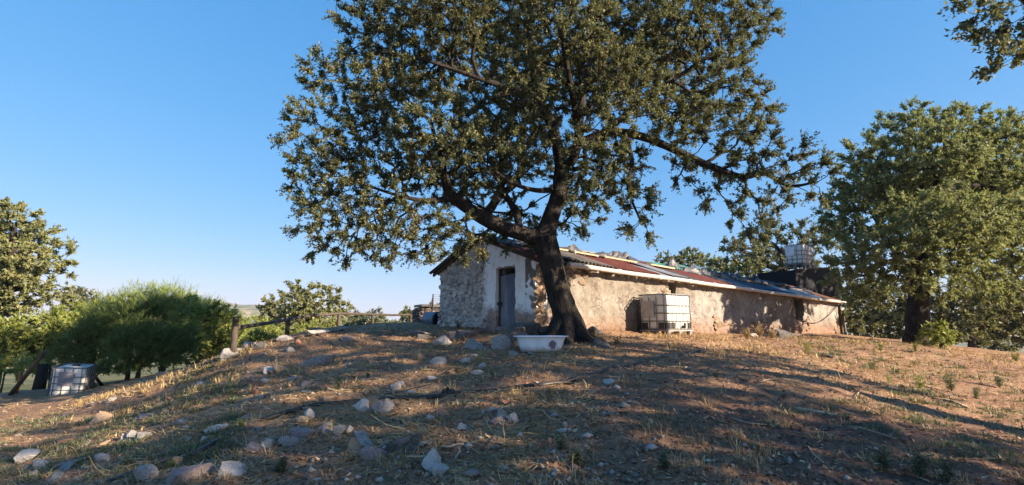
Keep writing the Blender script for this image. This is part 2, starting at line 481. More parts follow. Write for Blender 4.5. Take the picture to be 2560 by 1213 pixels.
# lime plaster on the long wall (object space: x along the wall, z up)
def plaster_long():
    m, nt, b = new_mat('plaster_tan')
    vec = coords(nt)
    n = noise_n(nt, vec, 1.6, 6, .65)
    r = ramp(nt, [(.3, (.12, .098, .077)), (.5, (.21, .188, .160)), (.7, (.285, .268, .238))])
    nt.links.new(n.outputs[0], r.inputs[0])
    r2 = ramp(nt, [(.28, (.10, .09, .085)), (.45, (.21, .195, .185)), (.7, (.37, .355, .335))])
    n2 = noise_n(nt, vec, 1.1, 7, .7)
    nt.links.new(n2.outputs[0], r2.inputs[0])
    sx = nt.nodes.new('ShaderNodeSeparateXYZ'); nt.links.new(vec, sx.inputs[0])
    f = math_n(nt, 'SUBTRACT', sx.outputs['X'], 6.9)
    f = math_n(nt, 'ADD', f, math_n(nt, 'MULTIPLY', math_n(nt, 'SUBTRACT', n.outputs[0], .5), 4))
    f = math_n(nt, 'MULTIPLY', f, .9, True)
    f = math_n(nt, 'MULTIPLY', f, .93)
    c = mixc(nt, f, r.outputs[0], r2.outputs[0])
    # reddish damp foot
    g = math_n(nt, 'SUBTRACT', 1.95, sx.outputs['Z'])
    g = math_n(nt, 'ADD', g, math_n(nt, 'MULTIPLY', math_n(nt, 'SUBTRACT', n2.outputs[0], .5), 1.2))
    g = math_n(nt, 'MULTIPLY', g, 1.6, True)
    c = mixc(nt, math_n(nt, 'MULTIPLY', g, .7), c, (.21, .115, .068))
    # cracks and lost patches
    v = nt.nodes.new('ShaderNodeTexVoronoi'); v.feature = 'DISTANCE_TO_EDGE'
    v.inputs['Scale'].default_value = 2.6
    nv = noise_n(nt, vec, 3, 4)
    av = nt.nodes.new('ShaderNodeVectorMath'); av.operation = 'ADD'
    nt.links.new(vec, av.inputs[0])
    sc_ = nt.nodes.new('ShaderNodeVectorMath'); sc_.operation = 'SCALE'; sc_.inputs['Scale'].default_value = .35
    nt.links.new(nv.outputs['Color'], sc_.inputs[0])
    nt.links.new(sc_.outputs[0], av.inputs[1])
    nt.links.new(av.outputs[0], v.inputs['Vector'])
    n5 = noise_n(nt, vec, .8, 3)
    k = math_n(nt, 'LESS_THAN', v.outputs['Distance'], .018)
    k = math_n(nt, 'MULTIPLY', k, math_n(nt, 'GREATER_THAN', n5.outputs[0], .52))
    n6 = noise_n(nt, vec, 4.5, 5, .6)
    k2 = math_n(nt, 'GREATER_THAN', n6.outputs[0], .66)
    k3 = math_n(nt, 'MAXIMUM', k, k2)
    c = mixc(nt, math_n(nt, 'MULTIPLY', k3, .75), c, (.10, .062, .04))
    # rubble under the thin render: cell joints
    v2 = nt.nodes.new('ShaderNodeTexVoronoi'); v2.feature = 'DISTANCE_TO_EDGE'; v2.inputs['Scale'].default_value = 5.5
    nt.links.new(av.outputs[0], v2.inputs['Vector'])
    jn = math_n(nt, 'SUBTRACT', 1.0, math_n(nt, 'MULTIPLY', v2.outputs['Distance'], 16, True))
    nj = noise_n(nt, vec, 2.3, 4)
    jn = math_n(nt, 'MULTIPLY', jn, math_n(nt, 'MULTIPLY', math_n(nt, 'SUBTRACT', nj.outputs[0], .40), 4, True))
    c = mixc(nt, math_n(nt, 'MULTIPLY', jn, .55), c, (.11, .075, .05))
    ns = noise_n(nt, vec, 26, 6, .75)
    sp = math_n(nt, 'MULTIPLY', math_n(nt, 'SUBTRACT', ns.outputs[0], .56), 6, True)
    c = mixc(nt, math_n(nt, 'MULTIPLY', sp, .45), c, (.12, .09, .068))
    nt.links.new(c, b.inputs['Base Color'])
    b.inputs['Roughness'].default_value = .95
    b.inputs['Specular IOR Level'].default_value = .15
    h = noise_n(nt, vec, 14, 6, .7)
    hh = math_n(nt, 'SUBTRACT', h.outputs[0], math_n(nt, 'MULTIPLY', math_n(nt, 'MAXIMUM', k3, jn), .9))
    bump(nt, b, hh, .8, .03)
    return m
M['plaster_long'] = plaster_long()

# gable: rubble mortar, whitewash y < 2.6, reddish foot
def plaster_gable():
    m, nt, b = new_mat('whitewash')
    vec = coords(nt)
    sx = nt.nodes.new('ShaderNodeSeparateXYZ'); nt.links.new(vec, sx.inputs[0])
    n = noise_n(nt, vec, 2.2, 6, .7)
    nf = noise_n(nt, vec, 9, 6, .7)
    rm = ramp(nt, [(.25, (.28, .255, .235)), (.5, (.45, .425, .40)), (.75, (.62, .60, .575))])
    nt.links.new(nf.outputs[0], rm.inputs[0])
    rw = ramp(nt, [(.25, (.62, .61, .59)), (.45, (.80, .80, .80)), (.7, (.88, .88, .88))])
    nt.links.new(n.outputs[0], rw.inputs[0])
    wig = math_n(nt, 'MULTIPLY', math_n(nt, 'SUBTRACT', nf.outputs[0], .5), .5)
    f = math_n(nt, 'SUBTRACT', 2.52, sx.outputs['Y'])
    f = math_n(nt, 'MULTIPLY', math_n(nt, 'ADD', f, math_n(nt, 'MULTIPLY', wig, 2.2)), 4, True)
    zt = math_n(nt, 'SUBTRACT', 2.1, sx.outputs['Z'])
    zt = math_n(nt, 'ADD', zt, math_n(nt, 'MULTIPLY', math_n(nt, 'SUBTRACT', n.outputs[0], .5), 1.3))
    zt = math_n(nt, 'MULTIPLY', zt, 4, True)
    pink = ramp(nt, [(.3, (.24, .155, .125)), (.7, (.42, .31, .26))])
    nt.links.new(nf.outputs[0], pink.inputs[0])
    white = mixc(nt, zt, rw.outputs[0], pink.outputs[0])
    # flaked spots, more of them high up
    fl = math_n(nt, 'SUBTRACT', nf.outputs[0], .655)
    hi = math_n(nt, 'MULTIPLY', math_n(nt, 'SUBTRACT', sx.outputs['Z'], 2.85), .16, True)
    fl = math_n(nt, 'MULTIPLY', math_n(nt, 'ADD', fl, hi), 9, True)
    white = mixc(nt, math_n(nt, 'MULTIPLY', fl, .75), white, rm.outputs[0])
    c = mixc(nt, f, rm.outputs[0], white)
    nt.links.new(c, b.inputs['Base Color'])
    b.inputs['Roughness'].default_value = .95
    b.inputs['Specular IOR Level'].default_value = .15
    bump(nt, b, nf.outputs[0], .7, .035)
    return m
M['plaster_gable'] = plaster_gable()
# ------------------------------------------------------------------ terrain
_cp = []
for (u, v, D) in [(1280, 1213, 4.2), (1280, 1050, 6.0), (1280, 950, 8.0), (0, 1213, 6.6), (0, 1100, 10.5), (0, 985, 20), (170, 977, 19.5),
                  (350, 958, 17), (335, 948, 22), (480, 925, 15), (590, 880, 14), (2560, 1213, 4.5), (2560, 1100, 6.8), (2560, 1000, 10.5), (2560, 915, 17),
                  (2285, 858, 22), (2095, 838, 27.5), (2000, 846, 20), (1680, 838, 16.4), (1420, 852, 13), (1340, 826, 14.2), (1110, 815, 18),
                  (1025, 822, 27), (850, 828, 24), (720, 842, 20), (2000, 950, 8.6), (2000, 1050, 6.2), (640, 1050, 7.4), (640, 1150, 5.6),
                  (900, 880, 12), (700, 925, 11.5), (2300, 870, 17), (1700, 880, 11.5), (1080, 850, 14), (2430, 880, 20), (250, 1050, 11.5)]:
    p = P(u, v, D)
    _cp.append((p.x, p.y, p.z))
_cp += [(0, 0, 0), (5, 0, -.1), (-5, 0, -.55), (0, -8, -.75), (12, -6, -.4), (20, 0, -.2), (15, 4, -.05), (-20, 0, -2.6), (-12, -10, -2.2),
        (30, -12, -.3), (2, 32, .8), (-10, 34, -.6), (-26, 36, -3.6), (-40, 30, -6), (14, 40, -.2), (30, 34, -1), (36, 20, -1), (25, 10, -.3), (40, 60, -5),
        (0, 60, -4), (-40, 60, -9), (-60, 20, -9), (-60, -20, -9), (60, 0, -3), (60, -40, -3), (0, -50, -4)]
_cp = np.array(_cp)
_X = _cp[:, :2]
def _rbf_fit():
    n = len(_X)
    r = np.linalg.norm(_X[:, None] - _X[None], axis=2)
    A = np.zeros((n + 3, n + 3))
    A[:n, :n] = np.sqrt(r * r + 1.5 ** 2) * -1 + np.eye(n) * .02 * -1
    A[:n, n] = 1; A[:n, n + 1:] = _X
    A[n, :n] = 1; A[n + 1:, :n] = _X.T
    return np.linalg.solve(A, np.concatenate([_cp[:, 2], [0, 0, 0]]))
_W = _rbf_fit()
def hgt(x, y, fine=False):
    x = np.atleast_1d(np.asarray(x, float)); y = np.atleast_1d(np.asarray(y, float))
    out = np.zeros_like(x)
    for s in range(0, len(x), 40000):
        q = np.stack([x[s:s + 40000], y[s:s + 40000]], 1)
        r2 = ((q[:, None] - _X[None]) ** 2).sum(2)
        out[s:s + 40000] = -np.sqrt(r2 + 2.25) @ _W[:-3] + _W[-3] + q @ _W[-2:]
    R = np.hypot(x, y)
    near = 1 - sstep(30, 60, R)
    out = out + near * (.10 * perlin(p3(x, y, .45)) + .045 * perlin(p3(x, y, 1.7, 3)) )
    out = out + (1 - near) * .5 * perlin(p3(x, y, .05, 9))
    far = -11 - 26 * sstep(70, 500, R) + 5 * fbm(p3(x, y, .008, 2), 3)
    w = sstep(48, 120, R)
    out = out * (1 - w) + far * w
    if fine:
        nn = 1 - sstep(12, 30, R)
        out = out + nn * (.03 * fbm(p3(x, y, 5.0, 5), 3) + .012 * perlin(p3(x, y, 24.0, 5)))
    return out
def gz(x, y): return float(hgt(x, y)[0])

_D = np.concatenate([np.arange(3, 30, .04), np.arange(30, 80, .3)])
def G(u, v, dz=0.0):
    a, b = ray(u, v)
    x = a * _D
    z = CAMZ + b * _D
    h = hgt(x, _D)
    k = np.argmax(z <= h)
    if not (z <= h).any(): k = len(_D) - 1
    return Vector((x[k], _D[k], h[k] + dz))

def build_ground():
    th = np.concatenate([np.linspace(-180, -58, 62)[:-1], np.linspace(-54, 54, 350), np.linspace(58, 180, 62)[1:-1]])
    th = np.radians(th)
    r = np.concatenate([[.3, .8, 1.5, 2.2], np.geomspace(2.8, 34, 260), np.geomspace(34.8, 5200, 55)])
    T, R = np.meshgrid(th, r)
    x, y = (R * np.sin(T)).ravel(), (R * np.cos(T)).ravel()
    z = hgt(x, y, True)
    nt_, nr = len(th), len(r)
    i = np.arange(nr - 1)[:, None] * nt_ + np.arange(nt_)[None]
    j = np.arange(nr - 1)[:, None] * nt_ + (np.arange(nt_)[None] + 1) % nt_
    f = np.stack([i, j, j + nt_, i + nt_], 2).reshape(-1, 4)[:, ::-1]
    # centre fan
    n = len(x)
    x = np.append(x, 0); y = np.append(y, 0); z = np.append(z, gz(0, 0))
    k = np.arange(nt_)
    fan = np.stack([k, np.full(nt_, n), np.full(nt_, n), (k + 1) % nt_], 1)
    m = np_mesh('ground', np.stack([x, y, z], 1), f, M['soil'], True)
    return tag(mobj('ground', m), kind='structure')
ground = build_ground()

def build_hills():
    tab = [(-900, 796), (0, 798), (200, 792), (300, 784), (420, 768), (480, 754), (515, 748), (550, 755), (600, 763), (650, 763), (720, 774), (800, 792),
           (900, 796), (960, 800), (1010, 804), (1100, 806), (1400, 806), (1800, 803), (2560, 800), (3400, 797)]
    us = np.array([t[0] for t in tab], float); vs = np.array([t[1] for t in tab], float)
    th = np.radians(np.linspace(-78, 78, 420))
    rr = np.concatenate([np.linspace(900, 2100, 34), np.linspace(2200, 3200, 8)])
    T, R = np.meshgrid(th, rr)
    u = 1280 + 1296 * np.tan(T)
    v = np.interp(u, us, vs)
    b = (606.5 - v) / 1280
    tz = (SP_ + b * CP_) / (CP_ - b * SP_)
    x, y = R * np.sin(T), R * np.cos(T)
    top = CAMZ + 2100 * np.cos(T) * tz
    prof = np.where(R < 2100, sstep(880, 2100, R) ** .8, 1 - .5 * sstep(2100, 3200, R))
    z = -44 + (top + 44) * prof
    nz = fbm(p3(x.ravel(), y.ravel(), .0035), 4).reshape(z.shape)
    z = z + nz * 16 * np.where(R < 2100, np.sin(np.pi * sstep(900, 2150, R)), .3)
    nr, nt_ = z.shape
    i = np.arange(nr - 1)[:, None] * nt_ + np.arange(nt_ - 1)[None]
    f = np.stack([i, i + 1, i + 1 + nt_, i + nt_], 2).reshape(-1, 4)[:, ::-1]
    m = np_mesh('hills', np.stack([x.ravel(), y.ravel(), z.ravel()], 1), f, M['hill'], True)
    return tag(mobj('hills', m), kind='structure')
build_hills()

# ------------------------------------------------------------------ farmhouse
HA = P(1340, 700, 14.0)
HA.z = 0
YAW = math.radians(39.2)
E1 = Vector((math.cos(YAW), math.sin(YAW), 0))
E2 = Vector((-math.sin(YAW), math.cos(YAW), 0))
HL, HW = 22.0, 5.0
def EZ(x): return 3.40 - .025 * x                     # eave height
def RZ(x): return EZ(x) + .88                         # ridge height
house = empty('farmhouse', HA, YAW)
tag(house, 'long low stone farmhouse with corrugated roof behind the big oak', 'farmhouse')
def HW_(x, y, z): return HA + E1 * x + E2 * y + Vector((0, 0, z))

def grid_wall(name, xs, zs_n, zb, zt, holes, place, mat, amp, rev, seed):
    """front surface of a wall as a displaced grid with real openings and reveals"""
    xs = np.asarray(xs)
    nx, nz = len(xs), zs_n
    V = np.zeros((nx, nz, 3))
    S = np.linspace(0, 1, nz)
    for i, x in enumerate(xs):
        V[i, :, 0] = x
        V[i, :, 2] = zb(x) + (zt(x) - zb(x)) * S
    P0 = V.reshape(-1, 3)
    d = fbm(np.stack([P0[:, 0] * 1.1, P0[:, 2] * 1.1, np.full(len(P0), seed)], 1), 2) * amp * 1.4 + fbm(np.stack([P0[:, 0] * 5, P0[:, 2] * 5, np.full(len(P0), seed + 5)], 1), 3) * amp
    d = d.reshape(nx, nz)
    faces = []
    for i in range(nx - 1):
        xc = (xs[i] + xs[i + 1]) / 2
        for k in range(nz - 1):
            zc = (V[i, k, 2] + V[i + 1, k + 1, 2]) / 2
            if any(h[0] < xc < h[1] and h[2] < zc < h[3] for h in holes): continue
            a = i * nz + k
            faces.append((a, a + nz, a + nz + 1, a + 1))
    vs = [place(p[0], -dd, p[2]) for p, dd in zip(P0, d.ravel())]
    # reveals from the open edges inward
    ec = {}
    for f in faces:
        for a, b_ in zip(f, f[1:] + f[:1]):
            ec[(a, b_)] = 1
    ext = {}
    for (a, b_) in list(ec):
        if (b_, a) not in ec:
            for q in (a, b_):
                if q not in ext:
                    ext[q] = len(vs)
                    vs.append(place(P0[q, 0], rev, P0[q, 2]))
            faces.append((b_, a, ext[a], ext[b_]))
    m = bpy.data.meshes.new(name)
    m.from_pydata(vs, [], faces)
    m.materials.append(mat)
    m.polygons.foreach_set('use_smooth', [True] * len(m.polygons))
    m.set_sharp_from_angle(angle=math.radians(50))
    m.update()
    return mobj(name, m, house)

def span(a, b, step, marks=()):
    pts = sorted(set([a, b] + list(marks)))
    out = []
    for p, q in zip(pts, pts[1:]):
        n = max(1, int(round((q - p) / step)))
        out += list(np.linspace(p, q, n + 1)[:-1])
    return out + [b]

def base_z(x, y): return gz((HA + E1 * x + E2 * y).x, (HA + E1 * x + E2 * y).y) - .35
OP1 = (6.2, 6.68, 1.5, 3.06)
OP2 = (16.35, 17.3, 1.78, 2.76)
long_wall = grid_wall('long_wall', span(0, HL, .09, (OP1[0], OP1[1], OP2[0], OP2[1])), 32, lambda x: base_z(x, 0), lambda x: EZ(x) + .02, [OP1, OP2],
                      lambda x, d, z: (x, d, z), M['plaster_long'], .05, .45, 1.0)
DOOR = (.90, 1.80, 1.50, 3.28)
def gtop(y): return EZ(0) + .88 * (1 - abs(y - HW / 2) / (HW / 2)) - .02
gable_wall = grid_wall('gable_wall', span(0, HW, .06, (DOOR[0], DOOR[1])), 44, lambda y: base_z(0, y), gtop, [DOOR],
                       lambda y, d, z: (d, y, z), M['plaster_gable'], .03, .4, 4.0)
# flip for outward normals (the two-sided shading does not care); rear and far walls
mb = MB()
mb.box((HL / 2, HW - .2, (1.0 + 3.1) / 2), (HL - .1, .4, 3.2))
mb.build('rear_wall', M['plaster_long'], house)
far_w = MB()
z0 = base_z(HL, 2)
far_w.add([(HL, 0, z0), (HL, HW, z0), (HL, HW, EZ(HL)), (HL, HW / 2, RZ(HL)), (HL, 0, EZ(HL)),
           (HL - .45, 0, z0), (HL - .45, HW, z0), (HL - .45, HW, EZ(HL)), (HL - .45, HW / 2, RZ(HL)), (HL - .45, 0, EZ(HL))],
          [(0, 1, 2, 3, 4), (9, 8, 7, 6, 5), (0, 4, 9, 5), (1, 6, 7, 2)])
far_w.build('far_wall', M['plaster_long'], house)

# rock shapes shared by every stone of the scene
def rock_mesh(name, seed, mat, sub=3, cuts=7, rough=.06):
    r = np.random.RandomState(seed)
    bm = bmesh.new()
    bmesh.ops.create_icosphere(bm, subdivisions=sub, radius=1)
    co = np.array([v.co[:] for v in bm.verts])
    for _ in range(cuts):
        n = r.normal(size=3); n /= np.linalg.norm(n)
        t = r.uniform(.30, .72)
        d = co @ n
        co = co - np.outer(np.clip(d - t, 0, None), n)
    co += co / (np.linalg.norm(co, axis=1)[:, None] + 1e-6) * (fbm(co * 1.7 + seed * 3.1, 3) * rough)[:, None]
    co -= (co.max(0) + co.min(0)) / 2
    co /= (co.max(0) - co.min(0)) / 2
    for v, c in zip(bm.verts, co): v.co = c
    m = bpy.data.meshes.new(name)
    bm.to_mesh(m); bm.free()
    m.materials.append(mat)
    return m
ROCKS = [rock_mesh('rock_shape', 40 + k, M['grey_stone'], 3, 9 + k % 4) for k in range(10)]
BRICKS = [rock_mesh('stone_shape', 80 + k, M['wall_stone'], 2, 6 + k % 3, .08) for k in range(10)]

def stone_part(parent, mat, loc, rot, scale, src=None):
    o = mobj('stone', (src or rnd.choice(BRICKS)), parent, loc, rot, scale)
    o.material_slots[0].link = 'OBJECT'
    o.material_slots[0].material = mat
    return o

# rubble stones of the gable, each a piece of its own
def gable_stones():
    r = random.Random(21)
    placed = []
    for rad, tries in ((.12, 60), (.10, 400), (.08, 1200), (.062, 2500), (.046, 4500)):
        for _ in range(tries):
            y = r.uniform(2.5, HW - .02); z = r.uniform(1.35, 4.2)
            if z > gtop(y) - rad * .6: continue
            rr = rad * r.uniform(.85, 1.1)
            if y - rr < 2.42 + .12 * math.sin(z * 7): continue
            if all((y - a) ** 2 / 1.5 + (z - b_) ** 2 > (rr + c) ** 2 * .70 for a, b_, c in placed):
                placed.append((y, z, rr))
    placed.sort(key=lambda t: -t[2])
    for (y, z, q) in placed[:285]:
        stone_part(gable_wall, M['wall_stone'], (-.015, y, z), (r.uniform(-.5, .5), r.uniform(-.3, .3), r.uniform(-.2, .2)),
                   (.035 + q * .13, q * 1.18, q * r.uniform(.72, .95)))
    # quoins at the white corner and a few low stones showing through
    rest = MB()
    for (y, z, q) in placed[285:]:
        mm = BRICKS[int(q * 1e4) % 10]
        rest.add([(-.01 + v.co.x * .05, y + v.co.y * q * 1.1, z + v.co.z * q * .8) for v in mm.vertices], [tuple(p.vertices) for p in mm.polygons])
    if rest.v:
        o = rest.build('small_stones', M['wall_stone'], gable_wall)
        tag(o, kind='stuff')
    for k in range(14):
        y = r.uniform(.05, 2.5)
        if DOOR[0] - .12 < y < DOOR[1] + .12: continue
        q = r.uniform(.06, .11)
        stone_part(gable_wall, M['mauve_stone'], (-.0, y, r.uniform(1.4, 1.75)), (r.uniform(-.4, .4), 0, 0), (.05, q, q * .7))
gable_stones()

# ragged stone course under the eave and stones where plaster fell off
def eave_course():
    r = random.Random(5)
    x = .1
    while x < HL - .2:
        w = r.uniform(.13, .30)
        if not (OP1[0] - .1 < x + w / 2 < OP1[1] + .1):
            h = r.uniform(.05, .09)
            stone_part(long_wall, M['eave_stone'], (x + w / 2, -.07 + r.uniform(-.03, .03), EZ(x) - .13 - r.uniform(0, .03)), (r.uniform(-.15, .15), r.uniform(-.1, .1), r.uniform(-.2, .2)),
                       (w / 2 * 1.02, r.uniform(.07, .12), h))
        x += w * r.uniform(.9, 1.25)
    spots = [(.12, 60, .0, .3, 1.5, 3.2), (5.6, 9, 5.7, 6.2, 2.3, 3.0), (6.9, 9, 6.7, 7.1, 2.2, 3.0), (9, 14, 9, 10.5, 1.3, 1.9), (12, 9, 11, 14, 1.3, 1.8), (17, 8, 17.3, 18, 1.3, 2.0), (1.5, 16, .3, 2.2, 2.5, 3.2)]
    for (_, n, xa, xb, za, zb) in spots:
        for k in range(n):
            q = r.uniform(.06, .13)
            stone_part(long_wall, M['eave_stone'], (r.uniform(xa, xb), .0, r.uniform(za, zb)), (0, r.uniform(-.4, .4), 0), (q * 1.2, .045 + q * .2, q * .7))
eave_course()

# rough lintels, window post
MB().box((OP1[0] + .24, .12, 3.1), (.8, .3, .1)).build('lintel', M['wood_post'], house)
MB().box((OP2[0] + .47, .1, 2.79), (1.3, .3, .1)).build('lintel', M['wood_post'], house)
wnd = MB().box((OP2[0] + .10, .16, 2.27), (.2, .1, .98)).build('window_post', M['wood_post'], house)
MB().box((OP2[0] + .6, .36, 2.27), (.72, .04, .96)).build('shutter', M['tin_dark'], house)
MB().box((OP1[0] + .3, .40, 2.27), (.5, .04, 1.5)).build('shutter', M['tin_dark'], house)
MB().box((OP1[0] + .05, .05, 2.66), (.1, .12, .22)).build('hinge_stone', M['pale_stone'], house)

# door of corrugated sheet, slightly ajar-looking frame, bars above
def corr(w, h, pitch, amp, nseg):
    n = int(w / pitch * 6)
    xs = np.linspace(0, w, n + 1)
    return xs, amp * np.sin(xs / pitch * 2 * math.pi)
def make_door():
    y0, y1 = DOOR[0] + .06, DOOR[1] - .06
    w = y1 - y0
    xs, d = corr(w, 1, .076, .011, 1)
    vs, fs = [], []
    for i, (x, dd) in enumerate(zip(xs, d)):
        vs += [(.12 + dd, y0 + x, 1.52), (.12 + dd, y0 + x, 3.02 + .04 * (1 - x / w))]
    for i in range(len(xs) - 1): fs.append((2 * i, 2 * i + 2, 2 * i + 3, 2 * i + 1))
    mb = MB(); mb.add(vs, fs)
    door = mb.build('door', M['door_tin'], house, smooth=True)
    fr = MB()
    fr.box((.15, DOOR[0] + .03, 2.39), (.1, .06, 1.76)); fr.box((.15, DOOR[1] - .03, 2.39), (.1, .06, 1.76)); fr.box((.15, 1.35, 3.245), (.1, .9, .07))
    fr.build('door_frame', M['wood_post'], door)
    fb = MB()
    fb.box((.16, 1.35, 3.05), (.03, w, .04)); fb.box((.16, 1.35, 1.56), (.03, w, .04))
    fb.build('door_rail', M['iron'], door)
    for k in range(8):
        MB().tube([(.15, y0 + .05 + k * (w - .1) / 7, 3.04), (.15, y0 + .05 + k * (w - .1) / 7, 3.22)], .012, 6).build('transom_bar', M['iron'], door)
    l = MB(); l.box((.07, DOOR[1] - .06, 2.2), (.06, .16, .09)); l.box((.05, DOOR[1] - .13, 2.2), (.05, .03, .14))
    l.build('latch', M['iron'], door)
    MB().box((.05, 1.35, 1.46), (.5, 1.1, .12)).build('door_step', M['mauve_stone'], house)
make_door()

# corrugated roof sheets
SLOPE = math.atan2(.88, HW / 2)
def roof_pt(x, s, lift=0.0, side=0):
    """s: metres up the slope from the eave line (front side)"""
    y = s * math.cos(SLOPE)
    z = EZ(x) + s * math.sin(SLOPE) + lift
    if side: y = HW - y
    return Vector((x, y, z))
RL = (HW / 2) / math.cos(SLOPE)
def roof_sheet(x0, x1, s0, s1, mat, lift=.05, skew=0.0, side=0, r=None, parent=None, name='roof_sheet', sag=.02):
    r = r or rnd
    pitch = .16
    n = max(8, int((x1 - x0) / pitch * 6))
    vs, fs = [], []
    ns = 6
    ph = r.uniform(0, 6)
    for k in range(ns + 1):
        s = s0 + (s1 - s0) * k / ns
        for i in range(n + 1):
            x = x0 + (x1 - x0) * i / n + skew * (s - s0)
            l = lift + (.030 + .004 * math.sin(x * 3)) * math.sin(i / n * (x1 - x0) / pitch * 2 * math.pi) + sag * math.sin(x * 1.7 + ph) + sag * .6 * math.sin(s * 2.3 + ph)
            vs.append(roof_pt(x, s, l, side))
    for k in range(ns):
        for i in range(n):
            a = k * (n + 1) + i
            fs.append((a, a + 1, a + n + 2, a + n + 1))
    mb = MB(); mb.add(vs, fs)
    return mb.build(name, M[mat], parent or house, smooth=True)

def lay_roof():
    r = random.Random(9)
    runs = [(-.30, .75, 'tin_red'), (.75, 3.0, 'tin_grey'), (3.0, 5.3, 'tin_red'), (5.3, 7.0, 'tin_white'), (7.0, 8.2, 'tin_dark'), (8.2, 10.4, 'tin_red'), (10.4, 11.8, 'tin_grey'),
            (11.8, 16.0, 'tin_blue'), (16.0, 19.3, 'tin_white'), (19.3, 22.35, 'tin_rust')]
    for (a, b_, mt) in runs:
        n = max(1, round((b_ - a) / .95))
        for k in range(n):
            x0 = a + (b_ - a) * k / n; x1 = a + (b_ - a) * (k + 1) / n
            roof_sheet(x0 - .04, x1 + .04, -.34 + r.uniform(-.08, .06), 1.55, mt, .05 + (k % 2) * .022 + r.uniform(0, .01), r=r)
    upper = ['tin_grey', 'tin_grey', 'tin_red', 'tin_grey', 'tin_red', 'tin_dark', 'tin_red', 'tin_green', 'tin_grey', 'tin_dark', 'tin_white', 'tin_blue', 'tin_blue', 'tin_grey', 'tin_blue', 'tin_dark', 'tin_white', 'tin_rust']
    n = 18
    for k in range(n):
        x0 = -.3 + 22.65 * k / n; x1 = -.3 + 22.65 * (k + 1) / n
        roof_sheet(x0 - .05, x1 + .05, 1.45 + r.uniform(-.15, .1), RL + .03, upper[k], .085 + (k % 2) * .02, r=r)
        roof_sheet(x0 - .05, x1 + .05, -.3, RL + .02, r.choice(['tin_grey', 'tin_rust', 'tin_dark']), .05 + (k % 2) * .02, side=1, r=r)
lay_roof()
# rafter ends and wall plate under the sheets
for k in range(24):
    x = .05 + k * (HL - .1) / 23
    MB().bar(roof_pt(x, -.28, -.03), roof_pt(x, RL, -.03), .09, .09).build('rafter', M['wood_post'], house)
MB().bar(roof_pt(-.12, -.3, -.02), roof_pt(-.12, RL, -.02), .05, .1).build('barge_board', M['wood_post'], house)
MB().bar(roof_pt(-.12, -.3, -.02, 1), roof_pt(-.12, RL, -.02, 1), .05, .1).build('barge_board', M['wood_post'], house)

# white gutter pipe and downpipe
gut = MB()
gut.tube([(x, -.36, EZ(x) - .13 + .008 * math.sin(x * 1.3)) for x in np.linspace(.95, HL + .25, 30)], .068, 10)
gutter = gut.build('gutter', M['pvc'], house, smooth=True, angle=60)
for x in (1.0, 3.1, 5.2, 7.0, 8.6, 11.3, 14.0, 16.9, 19.8):
    MB().tube([(x - .09, -.36, EZ(x) - .13), (x + .09, -.36, EZ(x + .1) - .13)], .08, 10).build('gutter_joint', M['pvc'], gutter, smooth=True, angle=60)
zz = EZ(HL)
MB().tube([(HL + .25, -.36, zz - .14), (HL + .38, -.36, zz - .16), (HL + .43, -.35, zz - .26), (HL + .40, -.28, zz - .40), (HL + .1, -.14, zz - .47), (HL - .12, -.09, zz - .50)], .066, 10).build('gutter_elbow', M['pvc'], gutter, smooth=True, angle=60)
MB().tube([(HL + .10, -.12, zz - .50), (HL + .13, -.12, zz - 1.6), (HL + .16, -.14, zz - 2.3)], .07, 10).build('downpipe', M['tin_grey'], house, smooth=True, angle=60)
MB().box((HL - .1, -.06, zz - 1.3), (.16, .1, 2.0)).build('corner_post', M['wood_post'], house)
# hose sagging along the wall by the window
hp = []
for t in np.linspace(0, 1, 14):
    x = 16.0 + 5.6 * t
    hp.append((x, -.07, 1.95 - .12 * t - .55 * math.sin(math.pi * min(1, t * 1.05)) * .7 + .75 * t * t))
MB().tube(hp, .018, 6).build('hose', M['rubber'], house, smooth=True)
# ------------------------------------------------------------------ trees
def catmull(pts, step):
    pts = [np.array(p, float) for p in pts]
    out = []
    q = [pts[0] * 2 - pts[1]] + pts + [pts[-1] * 2 - pts[-2]]
    for i in range(1, len(q) - 2):
        L = np.linalg.norm(q[i + 1][:3] - q[i][:3])
        n = max(1, int(math.ceil(L / step)))
        for k in range(n):
            t = k / n
            out.append(.5 * ((2 * q[i]) + (-q[i - 1] + q[i + 1]) * t + (2 * q[i - 1] - 5 * q[i] + 4 * q[i + 1] - q[i + 2]) * t * t + (-q[i - 1] + 3 * q[i] - 3 * q[i + 1] + q[i + 2]) * t ** 3))
    out.append(pts[-1])
    return out

def clump_points(lobes, spacing, rs, shell=.42, flat=.9):
    cells, pts, outs = {}, [], []
    cand = []
    for lb in lobes:
        c, rad = lb[0], lb[1]
        f = lb[2] if len(lb) > 2 else 1.0
        n = int(45 / f ** 3 * rad ** 3 / spacing ** 3 * .55) + 30
        d = rs.normal(size=(n, 3)); d /= np.linalg.norm(d, axis=1)[:, None]
        q = rs.rand(n) ** shell
        off = d * (q * rad)[:, None]
        off[:, 2] *= flat
        for o in off: cand.append((np.asarray(c) + o, o / rad, f))
    cand = [cand[k] for k in rs.permutation(len(cand))]
    s2 = spacing * spacing
    for p, o, f in cand:
        k = tuple((p // spacing).astype(int))
        ok = True
        for dx in (-1, 0, 1):
            for dy in (-1, 0, 1):
                for dz in (-1, 0, 1):
                    for q in cells.get((k[0] + dx, k[1] + dy, k[2] + dz), ()):
                        e = q - p
                        if e @ e < s2 * f * f: ok = False; break
                    if not ok: break
                if not ok: break
            if not ok: break
        if ok:
            cells.setdefault(k, []).append(p)
            pts.append(p); outs.append(o)
    return np.array(pts), np.array(outs)

